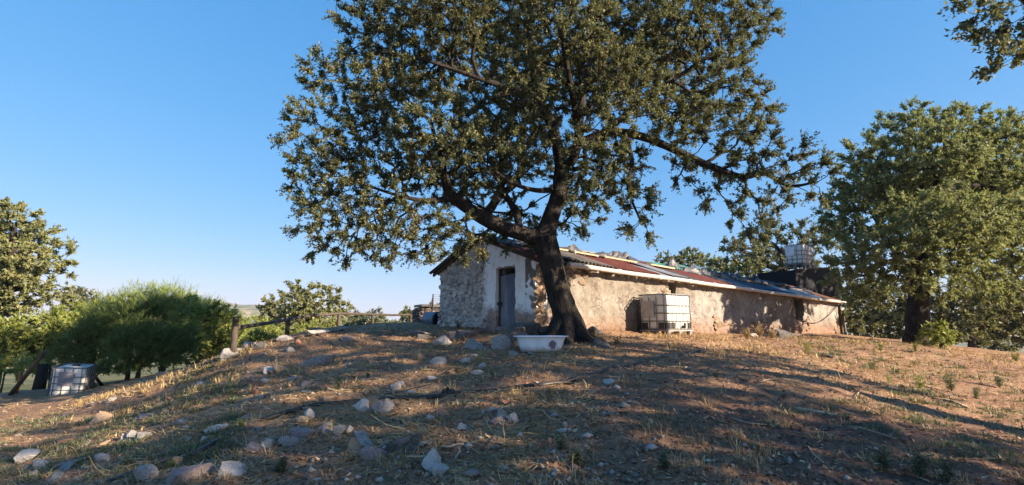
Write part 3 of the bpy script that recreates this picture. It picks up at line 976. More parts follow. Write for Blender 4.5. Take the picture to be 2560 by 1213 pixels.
def grow_tree(name, label, base, limbs, lobes, spacing=.42, twigs=7, lpt=26, twl=.42, leaf=(.075, .036), leafmat='oak_leaf', group=None, cat='tree', seed=1,
              barkmat='bark', nout=.35, droop=-.05, barz=None, outw=.9, trunk_sides=14, shell=.42, lax=.7, twig_r=.006, flat=.9, tipr=.012, minr=.0):
    rs = np.random.RandomState(seed)
    base = np.array(base, float)
    pos, par, rad, plen = [], [], [], []
    chains = []
    for lb in limbs:
        sm = catmull(lb, .22 if spacing < .6 else .5)
        prev = -1
        if pos:
            d = np.linalg.norm(np.array(pos) - sm[0][:3], axis=1)
            prev = int(np.argmin(d))
        ch = [prev] if prev >= 0 else []
        for s in sm:
            pos.append(s[:3]); par.append(prev); rad.append(s[3])
            plen.append(0 if prev < 0 else plen[prev] + np.linalg.norm(s[:3] - pos[prev]))
            prev = len(pos) - 1
            ch.append(prev)
        chains.append(ch)
    nl = len(pos)
    cl, outs = clump_points(lobes, spacing, rs, shell, flat)
    A = np.zeros((nl + len(cl) * 14, 3)); A[:nl] = np.array(pos)
    PL = np.zeros(len(A)); PL[:nl] = plen
    par = par + [0] * (len(A) - nl)
    d0 = np.array([np.min(np.linalg.norm(A[:nl] - c, axis=1)) for c in cl])
    n = nl
    lo = int(nl * .0)
    # no twigs straight off the lowest trunk
    bar = np.zeros(len(A))
    tz = cl[:, 2].min()
    bar[:nl] = np.where(A[:nl, 2] < tz - .3, 50, 0)
    if barz is not None:
        bar[:nl] = np.where((A[:nl, 2] < barz) & (np.abs(A[:nl, 0] - base[0]) < 1.1), 50, bar[:nl])
    branches = []
    cdir = np.zeros_like(cl)
    tips = []
    for ci in np.argsort(d0):
        c = cl[ci]
        d = np.linalg.norm(A[:n] - c, axis=1)
        j = int(np.argmin(d + .28 * PL[:n] + bar[:n]))
        L = d[j]
        K = min(13, max(2, int(math.ceil(L / (.3 if spacing < .6 else .8)))))
        pj = par[j] if par[j] >= 0 else j
        pd = A[j] - A[pj]
        ln = np.linalg.norm(pd)
        pd = pd / ln if ln > 1e-6 else np.array([0, 0, 1.])
        ctrl = A[j] * .5 + c * .5 + pd * L * .22 + rs.normal(size=3) * L * .10
        br = [j]
        prev = j
        for k in range(1, K + 1):
            t = k / K
            q = (1 - t) ** 2 * A[j] + 2 * t * (1 - t) * ctrl + t * t * c
            if k < K: q = q + rs.normal(size=3) * .02 * L
            A[n] = q; par[n] = prev
            PL[n] = PL[prev] + np.linalg.norm(q - A[prev])
            prev = n; n += 1
            br.append(prev)
        branches.append(br)
        tips.append(prev)
        cdir[ci] = A[prev] - A[br[-2]]
    cnt = np.zeros(n)
    for t in tips: cnt[t] += 1
    for k in range(n - 1, -1, -1):
        if par[k] >= 0: cnt[par[k]] += cnt[k]
    R = np.maximum(tipr * np.maximum(cnt, 1) ** .45, minr)
    R[:nl] = np.array(rad)
    for br in branches:
        if R[br[0]] * .8 < R[br[1]]:
            for q in br[1:]: R[q] = min(R[q], R[br[0]] * .8)
    # trunk, limbs and branches
    mb = MB()
    rr = random.Random(seed)
    for k, ch in enumerate(chains):
        pts = [A[q] - base for q in ch]
        rs_ = [R[q] if (i or k == 0) else R[ch[min(1, len(ch) - 1)]] for i, q in enumerate(ch)]
        mb.tube(pts, rs_, trunk_sides if k == 0 else max(6, trunk_sides - 4), cap=True, wob=.16, rs=rr)
    for br in branches:
        w = R[br[1]]
        mb.tube([A[q] - base for q in br], [R[br[1]]] + [R[q] for q in br[1:]], 6 if w > .05 else (4 if w > .02 else 3), cap=False)
    # leaves
    nd = cdir / (np.linalg.norm(cdir, axis=1)[:, None] + 1e-6)
    od = nd * .6 + outs * outw
    N = len(cl)
    sz = rs.uniform(.7, 1.25, size=N)
    T = N * twigs
    ci = np.repeat(np.arange(N), twigs)
    td = od[ci] + rs.normal(size=(T, 3)) * .75
    td[:, 2] += droop + .12
    td /= np.linalg.norm(td, axis=1)[:, None]
    tl = twl * sz[ci] * rs.uniform(.6, 1.25, size=T)
    org = cl[ci] - td * (tl * .25)[:, None] + rs.normal(size=(T, 3)) * .05 * twl
    if twig_r:
        e = rs.normal(size=(T, 3)); e -= td * (e * td).sum(1)[:, None]; e /= np.linalg.norm(e, axis=1)[:, None]
        e2 = np.cross(td, e)
        tip = org + td * tl[:, None]
        v0 = org + e * twig_r; v1 = org - e * twig_r * .5 + e2 * twig_r * .86; v2 = org - e * twig_r * .5 - e2 * twig_r * .86
        tv = np.stack([v0, v1, v2, tip], 1).reshape(-1, 3) - base
    Lf = T * lpt
    ti = np.repeat(np.arange(T), lpt)
    t = rs.uniform(.12, 1.02, size=Lf)
    lp = org[ti] + td[ti] * (tl[ti] * t)[:, None] + rs.normal(size=(Lf, 3)) * (.05 * twl)
    la = td[ti] * .55 + rs.normal(size=(Lf, 3)) * lax
    la /= np.linalg.norm(la, axis=1)[:, None]
    up = rs.normal(size=(Lf, 3)) * .75 + np.array([0, 0, .7]) + od[ci[ti]] * nout
    sd = np.cross(la, up); sd /= (np.linalg.norm(sd, axis=1)[:, None] + 1e-6)
    ls = rs.uniform(.55, 1.4, size=Lf)
    ll = (leaf[0] * ls)[:, None]; lw = (leaf[1] * ls)[:, None] * .5
    lift = np.cross(sd, la) * ll * .10
    q = np.stack([lp + sd * lw * 1.05, lp + la * ll + lift, lp - sd * lw * 1.05], 1).reshape(-1, 3) - base
    f = np.arange(Lf * 3).reshape(-1, 3)
    root = empty(name, base)
    tag(root, label, cat, group)
    bmesh_ = bpy.data.meshes.new('trunk')
    bmesh_.from_pydata(mb.v, [], mb.f)
    bmesh_.materials.append(M[barkmat])
    bmesh_.polygons.foreach_set('use_smooth', [True] * len(bmesh_.polygons))
    mobj('trunk', bmesh_, root)
    if twig_r:
        k4 = np.arange(T)[:, None] * 4
        tf = np.concatenate([k4 + np.array([0, 1, 3]), k4 + np.array([1, 2, 3]), k4 + np.array([2, 0, 3])])
        tag(mobj('twigs', np_mesh('twigs', tv, tf, M[barkmat]), root), kind='stuff')
    cr = mobj('crown', np_mesh('crown', q, f, M[leafmat]), root)
    tag(cr, kind='stuff')
    print(name, 'clumps', N, 'leaves', Lf, 'branch faces', len(mb.f))
    return root

def LB(lst): return [(np.array(P(u, v, D)), r * D / 1280.0) for (u, v, r, D) in lst]
def LM(lst): return [np.array([*P(u, v, D), r]) for (u, v, D, r) in lst]

# the big holm oak in front of the house
tb = G(1420, 853)
TD = tb.y
def big_oak():
    k = TD / 13.0
    L = lambda l: [np.array([*P(u, v, D * k), r * .76]) for (u, v, D, r) in l]
    trunk = L([(1440, 900, 13.0, .66), (1432, 868, 13, .58), (1424, 840, 13, .49), (1418, 800, 13, .43), (1400, 740, 13, .40), (1384, 680, 13, .385), (1370, 630, 13, .40), (1362, 596, 13, .38),
               (1378, 540, 13, .29), (1398, 480, 13, .26), (1404, 430, 13, .25), (1396, 380, 13.1, .20), (1380, 310, 13.2, .18), (1358, 270, 13.3, .17), (1338, 243, 13.3, .15), (1290, 228, 13.2, .12), (1235, 242, 13, .08)])
    left = L([(1362, 600, 13, .30), (1305, 584, 12.9, .27), (1245, 563, 12.8, .245), (1190, 533, 12.7, .225), (1145, 502, 12.6, .20), (1120, 478, 12.5, .17), (1112, 440, 12.4, .12), (1098, 380, 12.2, .09), (1075, 300, 12, .06)])
    stub = L([(1135, 494, 12.6, .12), (1100, 500, 12.4, .10), (1062, 502, 12.2, .085), (1000, 490, 12, .05), (930, 468, 11.8, .04), (850, 440, 11.6, .03)])
    drop = L([(1000, 490, 12, .045), (950, 520, 11.8, .04), (905, 560, 11.6, .03), (870, 610, 11.4, .02)])
    back = L([(1210, 545, 12.8, .16), (1250, 490, 13.6, .14), (1290, 455, 14.4, .11), (1310, 390, 15.2, .08), (1300, 320, 16, .05)])
    spur = L([(1385, 475, 13, .1), (1340, 476, 12.4, .08), (1290, 462, 11.8, .06), (1240, 430, 11.2, .04)])
    up = L([(1358, 270, 13.3, .13), (1340, 200, 13.4, .11), (1326, 120, 13.6, .09), (1320, 20, 13.8, .07), (1310, -80, 14, .04)])
    mid = L([(1404, 430, 13, .19), (1432, 398, 13, .17), (1446, 350, 13, .16), (1452, 280, 13, .14), (1470, 180, 13.2, .12), (1490, 60, 13.4, .09), (1500, -60, 13.6, .05)])
    right = L([(1442, 360, 13, .16), (1520, 332, 12.8, .15), (1600, 340, 12.6, .14), (1680, 372, 12.4, .13), (1740, 400, 12.3, .12), (1800, 425, 12.2, .11), (1860, 443, 12.1, .09), (1912, 433, 12, .075), (1970, 465, 11.9, .06), (2045, 455, 11.8, .03)])
    rdrop = L([(1560, 335, 12.7, .1), (1580, 400, 12.4, .07), (1570, 470, 12.2, .05), (1600, 550, 12, .03)])
    front = L([(1446, 360, 13, .12), (1440, 280, 12, .11), (1420, 180, 11, .09), (1400, 60, 10.2, .06)])
    rear = L([(1452, 290, 13, .12), (1520, 230, 14.5, .1), (1600, 170, 16, .08), (1680, 100, 17, .05)])
    rup = L([(1500, 335, 12.9, .1), (1600, 260, 12.6, .09), (1700, 190, 12.4, .07), (1800, 120, 12.2, .05)])
    lup = L([(1290, 228, 13.2, .1), (1180, 190, 12.8, .08), (1060, 150, 12.4, .06), (940, 130, 12.2, .04)])
    roots = []
    for ang, ln in ((20, .9), (95, .8), (160, .9), (215, 1.1), (265, 1.0), (320, 1.0)):
        dx, dy = math.cos(math.radians(ang)), math.sin(math.radians(ang))
        f = lambda t, z: np.array([tb.x + dx * t, tb.y + dy * t, gz(tb.x + dx * t, tb.y + dy * t) + z])
        roots.append([np.append(f(.12, .75), .17), np.append(f(.30, .34), .18), np.append(f(.55, .08), .13), np.append(f(ln, -.06), .06)])
    lob = [(835, 190, 75, 12.3), (790, 320, 80, 12.2), (760, 350, 55, 12.2), (800, 450, 85, 12), (830, 560, 85, 11.8), (870, 620, 55, 11.6), (800, 610, 45, 11.7), (960, 590, 80, 11.8), (1060, 590, 75, 12), (1150, 590, 55, 12.4),
           (1200, 615, 34, 12.6), (940, 480, 95, 12), (880, 360, 100, 12.6), (960, 240, 115, 12.6), (950, 90, 105, 12.8), (890, 30, 60, 12.6), (1080, 140, 130, 13.6), (1120, 20, 120, 12), (1250, 60, 120, 14.6),
           (1250, 280, 115, 15), (1100, 340, 115, 11.6), (1230, 410, 90, 12.2), (1010, 400, 90, 12.6), (1330, 160, 120, 11.2), (1420, 40, 120, 10.6), (1420, 200, 120, 15.8), (1560, 90, 130, 14),
           (1540, 210, 110, 11.4), (1680, 60, 110, 12.4), (1620, 190, 105, 16.2), (1790, 90, 105, 13), (1870, 50, 80, 13), (1800, 220, 95, 12.2), (1870, 290, 75, 12.6), (1720, 280, 80, 14.4), (1690, 300, 80, 11.6),
           (1500, 350, 90, 11.4), (1540, 420, 75, 13.6), (1470, 470, 60, 11.8), (1570, 490, 62, 12), (1590, 560, 48, 12), (1450, 560, 48, 14.4), (1430, 490, 60, 15), (1890, 375, 60, 12), (1960, 400, 60, 11.8),
           (2020, 420, 52, 11.7), (1860, 440, 55, 11.8), (1770, 400, 55, 12.8), (1700, 420, 45, 12.2), (1780, 490, 42, 12.2), (1850, 520, 55, 12), (1940, 490, 52, 11.8), (2035, 470, 40, 11.7), (1880, 570, 42, 12),
           (1310, 330, 90, 12), (1360, 400, 60, 14.6), (1300, 520, 55, 14), (1180, 470, 60, 14), (1270, 560, 40, 14.4), (1340, 600, 40, 13.8), (1000, -20, 90, 13), (1000, 550, 66, 11.8), (1100, 560, 56, 12.6), (1200, 602, 42, 13), (1255, 612, 34, 13.2), (900, 540, 78, 11.8), (1040, 618, 40, 12), (945, 640, 34, 11.6), (1150, 618, 40, 12.4), (1200, 400, 90, 13.5), (1100, 430, 80, 13), (1180, -40, 90, 13.4), (1350, -40, 90, 13), (1540, -30, 90, 13.2), (1700, -20, 90, 13), (1830, -10, 80, 13)]
    lob = [(np.array(P(u, v, D * k)), r * D * k / 1280) for (u, v, r, D) in lob]
    return grow_tree('holm_oak', 'biggest oak, with leaning dark trunk between bathtub and farmhouse, left limb reaching low', tb, [trunk, left, stub, drop, back, spur, up, mid, right, rdrop, front, rear, rup, lup] + roots, lob,
                     spacing=.37, twigs=10, lpt=40, twl=.38, leaf=(.052, .034), seed=4, barz=P(1400, 420, TD).z, trunk_sides=18)
big_oak()

def auto_tree(name, label, basep, r0, lobes, nout=1.1, stems=(), lump=0, **kw):
    """trunk to the middle of the crown, a limb to every lobe"""
    b = np.array(basep, float)
    if lump:
        rl = np.random.RandomState(kw.get('seed', 1) + 500)
        new = []
        for cc, q in lobes:
            for _ in range(lump):
                dv = rl.normal(size=3); dv /= np.linalg.norm(dv)
                if dv[2] < -.3: dv[2] *= -.5
                new.append((np.asarray(cc) + dv * q * rl.uniform(.45, .75), q * rl.uniform(.38, .55)))
        sub_l = new
    else:
        sub_l = lobes
    cs = np.array([l[0] for l in lobes]); rr = np.array([l[1] for l in lobes])
    mid = (cs * rr[:, None]).sum(0) / rr.sum()
    low = (cs[:, 2] - rr).min()
    H = mid[2] - b[2]
    fork = b + (mid - b) * .55
    fork[:2] = b[:2] + (mid[:2] - b[:2]) * .3
    top = b + (mid - b) * 1.1
    tr = [np.array([*(b - [0, 0, .4]), r0 * 1.3]), np.array([*b, r0 * 1.12]), np.array([*(b * .7 + fork * .3), r0 * .95]), np.array([*fork, r0 * .8]), np.array([*(fork * .5 + top * .5), r0 * .55]), np.array([*top, r0 * .3])]
    limbs = [tr]
    for dx, dy in stems:
        s0 = b + np.array([dx, dy, -.3])
        e0 = fork + np.array([dx * 1.6, dy * 1.6, .2])
        limbs.append([np.array([*s0, r0 * .8]), np.array([*(s0 * .5 + e0 * .5 + np.array([dx * .3, dy * .3, 0])), r0 * .6]), np.array([*e0, r0 * .4])])
    for c, q in [(l[0], l[1]) for k, l in enumerate(lobes) if len(l) == 2 or l[2] == 1 or k == len(lobes) - 2]:
        t = .25 + .6 * np.clip((c[2] - fork[2]) / max(.5, top[2] - fork[2]), 0, 1)
        s = fork * (1 - t) + top * t if c[2] > fork[2] else fork
        m = s * .5 + c * .5 + np.array([0, 0, .12 * np.linalg.norm(c - s)])
        limbs.append([np.array([*s, r0 * .42 * min(1, q / 1.4)]), np.array([*m, r0 * .25 * min(1, q / 1.4)]), np.array([*c, r0 * .1 * min(1, q / 1.4)])])
    return grow_tree(name, label, b, limbs, list(sub_l), nout=nout, **kw)

def ground_under(u, D):
    p = P(u, 800, D)
    p.z = gz(p.x, p.y)
    return p

# right-hand oak, with the thick dark trunk
auto_tree('holm_oak', 'broad dense oak with thick dark trunk right of the farmhouse', ground_under(2285, 21.5), .43,
          LB([(2190, 400, 75, 21), (2270, 335, 75, 22), (2370, 320, 70, 22), (2330, 420, 110, 20), (2440, 430, 95, 22.5), (2200, 520, 110, 21), (2130, 600, 58, 20.5), (2112, 660, 38, 20.5), (2160, 690, 75, 20),
              (2240, 640, 105, 19), (2350, 570, 120, 18.5), (2450, 560, 110, 20), (2420, 680, 85, 19), (2330, 710, 60, 19), (2500, 470, 90, 22), (2170, 470, 60, 23), (2480, 380, 70, 23), (2280, 520, 120, 24), (2430, 500, 100, 25), (2150, 460, 40, 21), (2290, 705, 46, 18.5), (2230, 725, 40, 19), (2350, 730, 46, 19), (2500, 620, 90, 21), (2540, 520, 90, 22), (2490, 720, 60, 20.5), (2560, 650, 80, 20.5), (2160, 740, 34, 20), (2480, 330, 60, 23), (2540, 335, 56, 23), (2420, 300, 40, 23)]),
          spacing=.44, twigs=9, lpt=22, twl=.46, leaf=(.105, .064), seed=21, lump=9, leafmat='oak_leaf_dark', twig_r=0)
auto_tree('holm_oak', 'sunlit oak cut by right edge of photo, partly hidden by broad oak', ground_under(2640, 27), .45,
          LB([(2490, 375, 50, 27), (2550, 345, 65, 27), (2620, 420, 100, 27), (2540, 470, 80, 26), (2540, 590, 70, 26), (2570, 690, 80, 26), (2510, 740, 50, 26.5), (2680, 560, 120, 27), (2570, 790, 45, 26), (2720, 420, 110, 27), (2460, 790, 35, 27)]),
          spacing=.60, twigs=9, lpt=20, twl=.6, leaf=(.13, .08), seed=22, lump=5, twig_r=0)
# lower trees and bushes seen under and behind the right-hand oaks
for k, (lab, u, D, lb) in enumerate([
        ('low bushy oak in gap between farmhouse end and thick dark trunk', 2190, 36, [(2150, 760, 55), (2210, 740, 60), (2240, 795, 50), (2140, 805, 42), (2100, 740, 45), (2190, 830, 36), (2270, 760, 50)]),
        ('low bushy oak right of the thick dark trunk, brownish leaves', 2430, 34, [(2390, 770, 55), (2460, 755, 60), (2500, 800, 50), (2360, 815, 42), (2430, 830, 40), (2330, 770, 45)]),
        ('low olive green oak scrub immediately left of the thick dark trunk', 2200, 29, [(2150, 820, 30), (2190, 805, 32), (2230, 820, 30), (2120, 815, 24), (2200, 845, 24)]),
        ('low dark oak scrub right of the small sunlit green bush', 2420, 27, [(2380, 835, 26), (2420, 825, 32), (2470, 845, 28), (2450, 810, 30)]),
        ('bushy oak behind at the far right edge of photo', 2580, 30, [(2540, 760, 60), (2600, 780, 60), (2555, 830, 40), (2510, 835, 36), (2580, 860, 30)])]):
    auto_tree('holm_oak', lab, ground_under(u, D), .22, LB([(a, b_, c, D + (i % 3 - 1) * 1.5) for i, (a, b_, c) in enumerate(lb)]), spacing=.60, twigs=8, lpt=14, twl=.7, leaf=(.17, .11), seed=30 + k, twig_r=0, group='low oaks behind the right-hand trunk')
auto_tree('shrub', 'small sunlit green bush at foot of the thick dark trunk', ground_under(2345, 20), .06, LB([(2340, 830, 26, 20), (2365, 845, 20, 20), (2320, 845, 16, 20)]), cat='shrub', spacing=.2, twigs=7, lpt=12, twl=.26, leaf=(.1, .05), seed=35, leafmat='shrub_leaf', twig_r=0)
# trees past the roof
auto_tree('holm_oak', 'tall spreading oak behind black container and roof water tank', ground_under(1940, 42), .4,
          LB([(1850, 625, 48, 42), (1930, 605, 52, 43), (2010, 610, 55, 42), (1830, 680, 36, 41), (1900, 670, 55, 41), (1970, 680, 60, 41), (2050, 680, 50, 42), (2060, 610, 45, 43)]), spacing=.72, twigs=9, lpt=15, twl=.8, leaf=(.20, .12), seed=41, lump=8, twig_r=0)
auto_tree('holm_oak', 'taller of two small round oaks on skyline above the roof', ground_under(1725, 62), .25, LB([(1725, 645, 26, 62), (1712, 652, 20, 62), (1740, 653, 20, 62)]), spacing=.55, twigs=8, lpt=13, twl=.6, leaf=(.2, .13), seed=42, twig_r=0, leafmat='oak_leaf_bright', group='small oaks above the roof')
auto_tree('holm_oak', 'lower of two small round oaks on skyline above the roof', ground_under(1668, 62), .22, LB([(1662, 652, 20, 62), (1680, 655, 18, 62)]), spacing=.55, twigs=8, lpt=13, twl=.6, leaf=(.2, .13), seed=43, twig_r=0, leafmat='oak_leaf_bright', group='small oaks above the roof')
auto_tree('holm_oak', 'small dark oak above the roof right of the round oaks', ground_under(1785, 55), .22, LB([(1775, 660, 24, 55), (1800, 668, 22, 55)]), spacing=.55, twigs=8, lpt=13, twl=.6, leaf=(.2, .13), seed=44, twig_r=0, leafmat='oak_leaf_dark', group='small oaks above the roof')
auto_tree('holm_oak', 'yellow green sunlit young oak poking over the blue roof sheets', ground_under(1860, 36), .15, LB([(1840, 680, 24, 36), (1870, 672, 26, 36), (1895, 690, 22, 36)]), spacing=.45, twigs=8, lpt=14, twl=.5, leaf=(.17, .1), seed=45, twig_r=0, leafmat='oak_leaf_bright')
# left edge
auto_tree('holm_oak', 'tall sunlit oak cut by left edge of photo', ground_under(-30, 33), .5,
          LB([(40, 555, 46, 33), (0, 590, 66, 34), (85, 605, 46, 33), (138, 620, 34, 33), (60, 670, 74, 32), (125, 685, 46, 33), (0, 690, 84, 33), (40, 755, 60, 32), (130, 745, 40, 33), (-60, 640, 110, 34), (-60, 770, 80, 33), (20, 525, 26, 34), (160, 650, 22, 33), (95, 740, 40, 32)]),
          spacing=.60, twigs=9, lpt=20, twl=.6, leaf=(.17, .10), seed=51, lump=8, leafmat='oak_leaf_bright', twig_r=0)
auto_tree('holm_oak', 'dark rounded oak behind the green broom bush at left', ground_under(205, 48), .25, LB([(190, 745, 28, 48), (225, 765, 36, 48), (260, 780, 36, 48), (170, 785, 40, 48)]), spacing=.65, twigs=8, lpt=14, twl=.7, leaf=(.2, .12), seed=52, twig_r=0)
for k, (lab, u, D, lb) in enumerate([
        ('yellow green thorn bush at left edge below the tall oak', 20, 29.5, [(10, 835, 44), (50, 850, 40), (-30, 860, 60), (20, 890, 34), (60, 885, 30)]),
        ('yellow green thorn bush behind the leaning pole', 115, 30, [(100, 830, 42), (150, 815, 38), (115, 870, 38), (75, 815, 32), (140, 890, 26)]),
        ('yellow green thorn bush left of the dark broom bush', 215, 32, [(200, 820, 38), (240, 795, 38), (175, 795, 36), (190, 860, 34), (280, 780, 34), (230, 880, 28)]),
        ('small yellow green thorn bush behind bare stems of dark broom bush', 360, 25, [(330, 905, 22), (370, 895, 24), (410, 890, 26), (450, 885, 24), (250, 910, 22), (290, 915, 18)]),
        ('bright green tall bush behind right end of the dark broom bush', 540, 24, [(500, 800, 45), (545, 820, 50), (470, 770, 34), (560, 860, 40), (515, 870, 40), (590, 850, 26)]),
        ('low sunlit bush behind the tilted white tank', 150, 25.5, [(60, 915, 26), (120, 918, 24), (180, 915, 24), (240, 912, 24), (20, 925, 22)]),
        ('lush light green bush right of the dark broom, below the hill', 560, 27, [(530, 850, 34), (570, 840, 34), (560, 875, 30), (600, 860, 24), (520, 885, 26)]),
        ('low yellow green scrub on the valley side below the first fence rail', 665, 40, [(640, 838, 24), (670, 830, 20), (700, 835, 20), (690, 850, 24)]),
        ('dull green scrub under the second fence rail', 780, 42, [(750, 832, 20), (785, 828, 20), (820, 824, 16), (860, 818, 14)]),
        ('olive green scrub right of the rounded pale oak, under the fence rail', 900, 55, [(880, 808, 18), (905, 800, 16), (950, 806, 14)]),
        ('yellow green scrub left of the thick fence post', 620, 36, [(600, 820, 24), (640, 825, 28), (665, 840, 20), (620, 850, 26)]),
        ]):
    auto_tree('shrub', lab, ground_under(u, D), .10, LB([(a, b_, c, D + (i % 3 - 1)) for i, (a, b_, c) in enumerate(lb)]), cat='shrub', spacing=.40, twigs=8, lpt=16, twl=.5, leaf=(.15, .07), seed=60 + k, leafmat='shrub_leaf', twig_r=0, droop=.0, group='sunlit bushes on the left')
# broom bush
bb = ground_under(335, 20.4)
auto_tree('broom_bush', 'dark shaded broom bush with bare stems below, beside white tank', bb, .075,
          LB([(330, 810, 52, 20.6), (400, 800, 50, 21), (430, 840, 44, 20.6), (470, 848, 24, 20.2), (250, 845, 52, 20.2), (190, 872, 34, 20), (330, 860, 46, 19.4), (400, 860, 46, 19.6), (270, 810, 40, 21.4), (150, 890, 20, 20), (290, 880, 28, 19.6), (215, 900, 24, 19.8), (350, 898, 26, 19.4), (425, 890, 26, 19.6), (460, 875, 18, 19.8), (280, 912, 20, 19.4)]),
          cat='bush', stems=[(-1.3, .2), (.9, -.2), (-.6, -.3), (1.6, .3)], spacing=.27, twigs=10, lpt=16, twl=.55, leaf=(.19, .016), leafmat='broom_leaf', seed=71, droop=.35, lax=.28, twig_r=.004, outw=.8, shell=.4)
auto_tree('broom_bush', 'sunlit feathery light green broom rising behind the dark broom bush', ground_under(420, 27), .10,
          LB([(330, 775, 38, 27), (400, 755, 36, 27.5), (450, 775, 40, 27), (500, 790, 38, 27), (545, 815, 36, 26.5), (360, 750, 26, 28), (420, 745, 24, 28), (560, 850, 36, 26), (270, 790, 36, 27.5), (590, 830, 26, 27)]),
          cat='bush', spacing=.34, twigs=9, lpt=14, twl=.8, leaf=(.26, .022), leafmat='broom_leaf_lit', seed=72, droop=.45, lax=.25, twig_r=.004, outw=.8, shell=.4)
# beyond the fence
auto_tree('holm_oak', 'rounded pale green oak beyond the wooden fence', ground_under(720, 52), .5,
          LB([(690, 765, 34, 52), (735, 745, 36, 53), (790, 738, 34, 53), (830, 750, 34, 52), (760, 775, 45, 50), (700, 795, 34, 51), (840, 780, 36, 52), (660, 800, 22, 52), (800, 790, 44, 51), (870, 790, 22, 53), (740, 815, 36, 50), (815, 820, 36, 51)]),
          spacing=.65, twigs=9, lpt=16, twl=.7, leaf=(.22, .135), seed=81, lump=8, leafmat='oak_leaf_bright', twig_r=0)
auto_tree('shrub', 'grey green wild olive bush beyond the fence', ground_under(930, 46), .12, LB([(905, 805, 22, 46), (940, 800, 24, 46), (920, 820, 24, 46)]), cat='shrub', spacing=.45, twigs=8, lpt=12, twl=.5, leaf=(.2, .09), seed=82, leafmat='olive_leaf', twig_r=0)
auto_tree('holm_oak', 'small oak crown between last fence post and stone hut', ground_under(1035, 60), .25, LB([(1020, 790, 20, 60), (1042, 785, 18, 60), (1035, 805, 24, 60)]), spacing=.5, twigs=8, lpt=12, twl=.5, leaf=(.22, .14), seed=83, leafmat='oak_leaf_bright', twig_r=0)
auto_tree('holm_oak', 'small oak crown just left of the stone gable, behind wire gate', ground_under(1093, 60), .25, LB([(1092, 772, 14, 60), (1100, 785, 18, 60)]), spacing=.5, twigs=8, lpt=12, twl=.5, leaf=(.22, .14), seed=84, leafmat='oak_leaf_bright', twig_r=0)
auto_tree('shrub', 'low dark green bramble mound under the last fence rail', ground_under(985, 25.5), .04, LB([(970, 822, 14, 25.5), (995, 820, 16, 25.5), (1012, 826, 12, 25.5), (950, 828, 10, 25.5)]), cat='shrub', spacing=.17, twigs=7, lpt=12, twl=.25, leaf=(.09, .05), seed=85, leafmat='oak_leaf_dark', twig_r=0)
auto_tree('shrub', 'leafy grey green weed bush at foot of the fourth fence post', ground_under(890, 21), .03, LB([(880, 822, 16, 21), (905, 815, 18, 21), (925, 826, 14, 21)]), cat='shrub', spacing=.15, twigs=7, lpt=11, twl=.2, leaf=(.075, .035), seed=86, leafmat='olive_leaf', twig_r=0)
auto_tree('shrub', 'green bush right behind the thick fence post', ground_under(650, 17.5), .03, LB([(640, 850, 22, 17.5), (670, 855, 18, 17.5), (620, 860, 16, 17.5)]), cat='shrub', spacing=.15, twigs=7, lpt=11, twl=.22, leaf=(.08, .035), seed=87, leafmat='shrub_leaf', twig_r=0)
# oak whose branch hangs in from the top right corner; it and its neighbour shade the yard
def world_oak(label, x, y, lob, r0, seed, extra=(), lift=0.0, **kw):
    z = gz(x, y)
    lobes = [(np.array([x + a, y + b_, z + c + lift]), q) for a, b_, c, q in lob] + [(e[0], e[1], .55) for e in extra]
    sp_ = kw.pop('spacing', .62)
    return auto_tree('holm_oak', label, (x, y, z), r0, lobes, seed=seed, spacing=sp_, twigs=8, lpt=kw.pop('lpt', 15), twl=.55, leaf=kw.pop('leaf', (.12, .07)), twig_r=0, **kw)
CROWN = [(0, 0, 6.8, 2.3), (2.6, .8, 6.2, 2.0), (-2.6, .6, 6.3, 2.0), (.5, 2.6, 6.1, 2.0), (-.4, -2.6, 6.3, 2.0), (2.2, -2, 6.8, 1.7), (-2.2, -2, 6.9, 1.7), (-1.8, 2, 7.0, 1.6)]
world_oak('oak whose dark leafy branches hang in at top right corner', 15.5, 3.5, CROWN, .42, 91, spacing=.64, leaf=(.09, .06), lpt=22, leafmat='oak_leaf', lift=.5,
          extra=LB([(2450, 20, 40, 9.6), (2510, 140, 40, 9.3), (2490, 90, 40, 9.4), (2560, 90, 50, 9.2), (2470, 30, 45, 9.5), (2530, 60, 50, 9.5), (2560, 130, 42, 9.3), (2500, 150, 24, 9.2), (2430, 10, 28, 9.6), (2600, 40, 60, 9.4), (2390, -10, 22, 9.6)]))
# oaks behind the camera whose shade lies over the foreground
world_oak('oak standing behind the viewer, shading the foreground', 15, -2.8, CROWN + [(0, 0, 9.0, 1.9), (2, -1, 8.8, 1.5), (0, 2, 4.6, 1.6), (0, 0, 4.8, 1.8), (0, -.5, 4.4, 2.2), (-2.2, 0, 4.8, 1.8), (2.2, 1, 4.8, 1.8)], .42, 92, lift=-1.0)
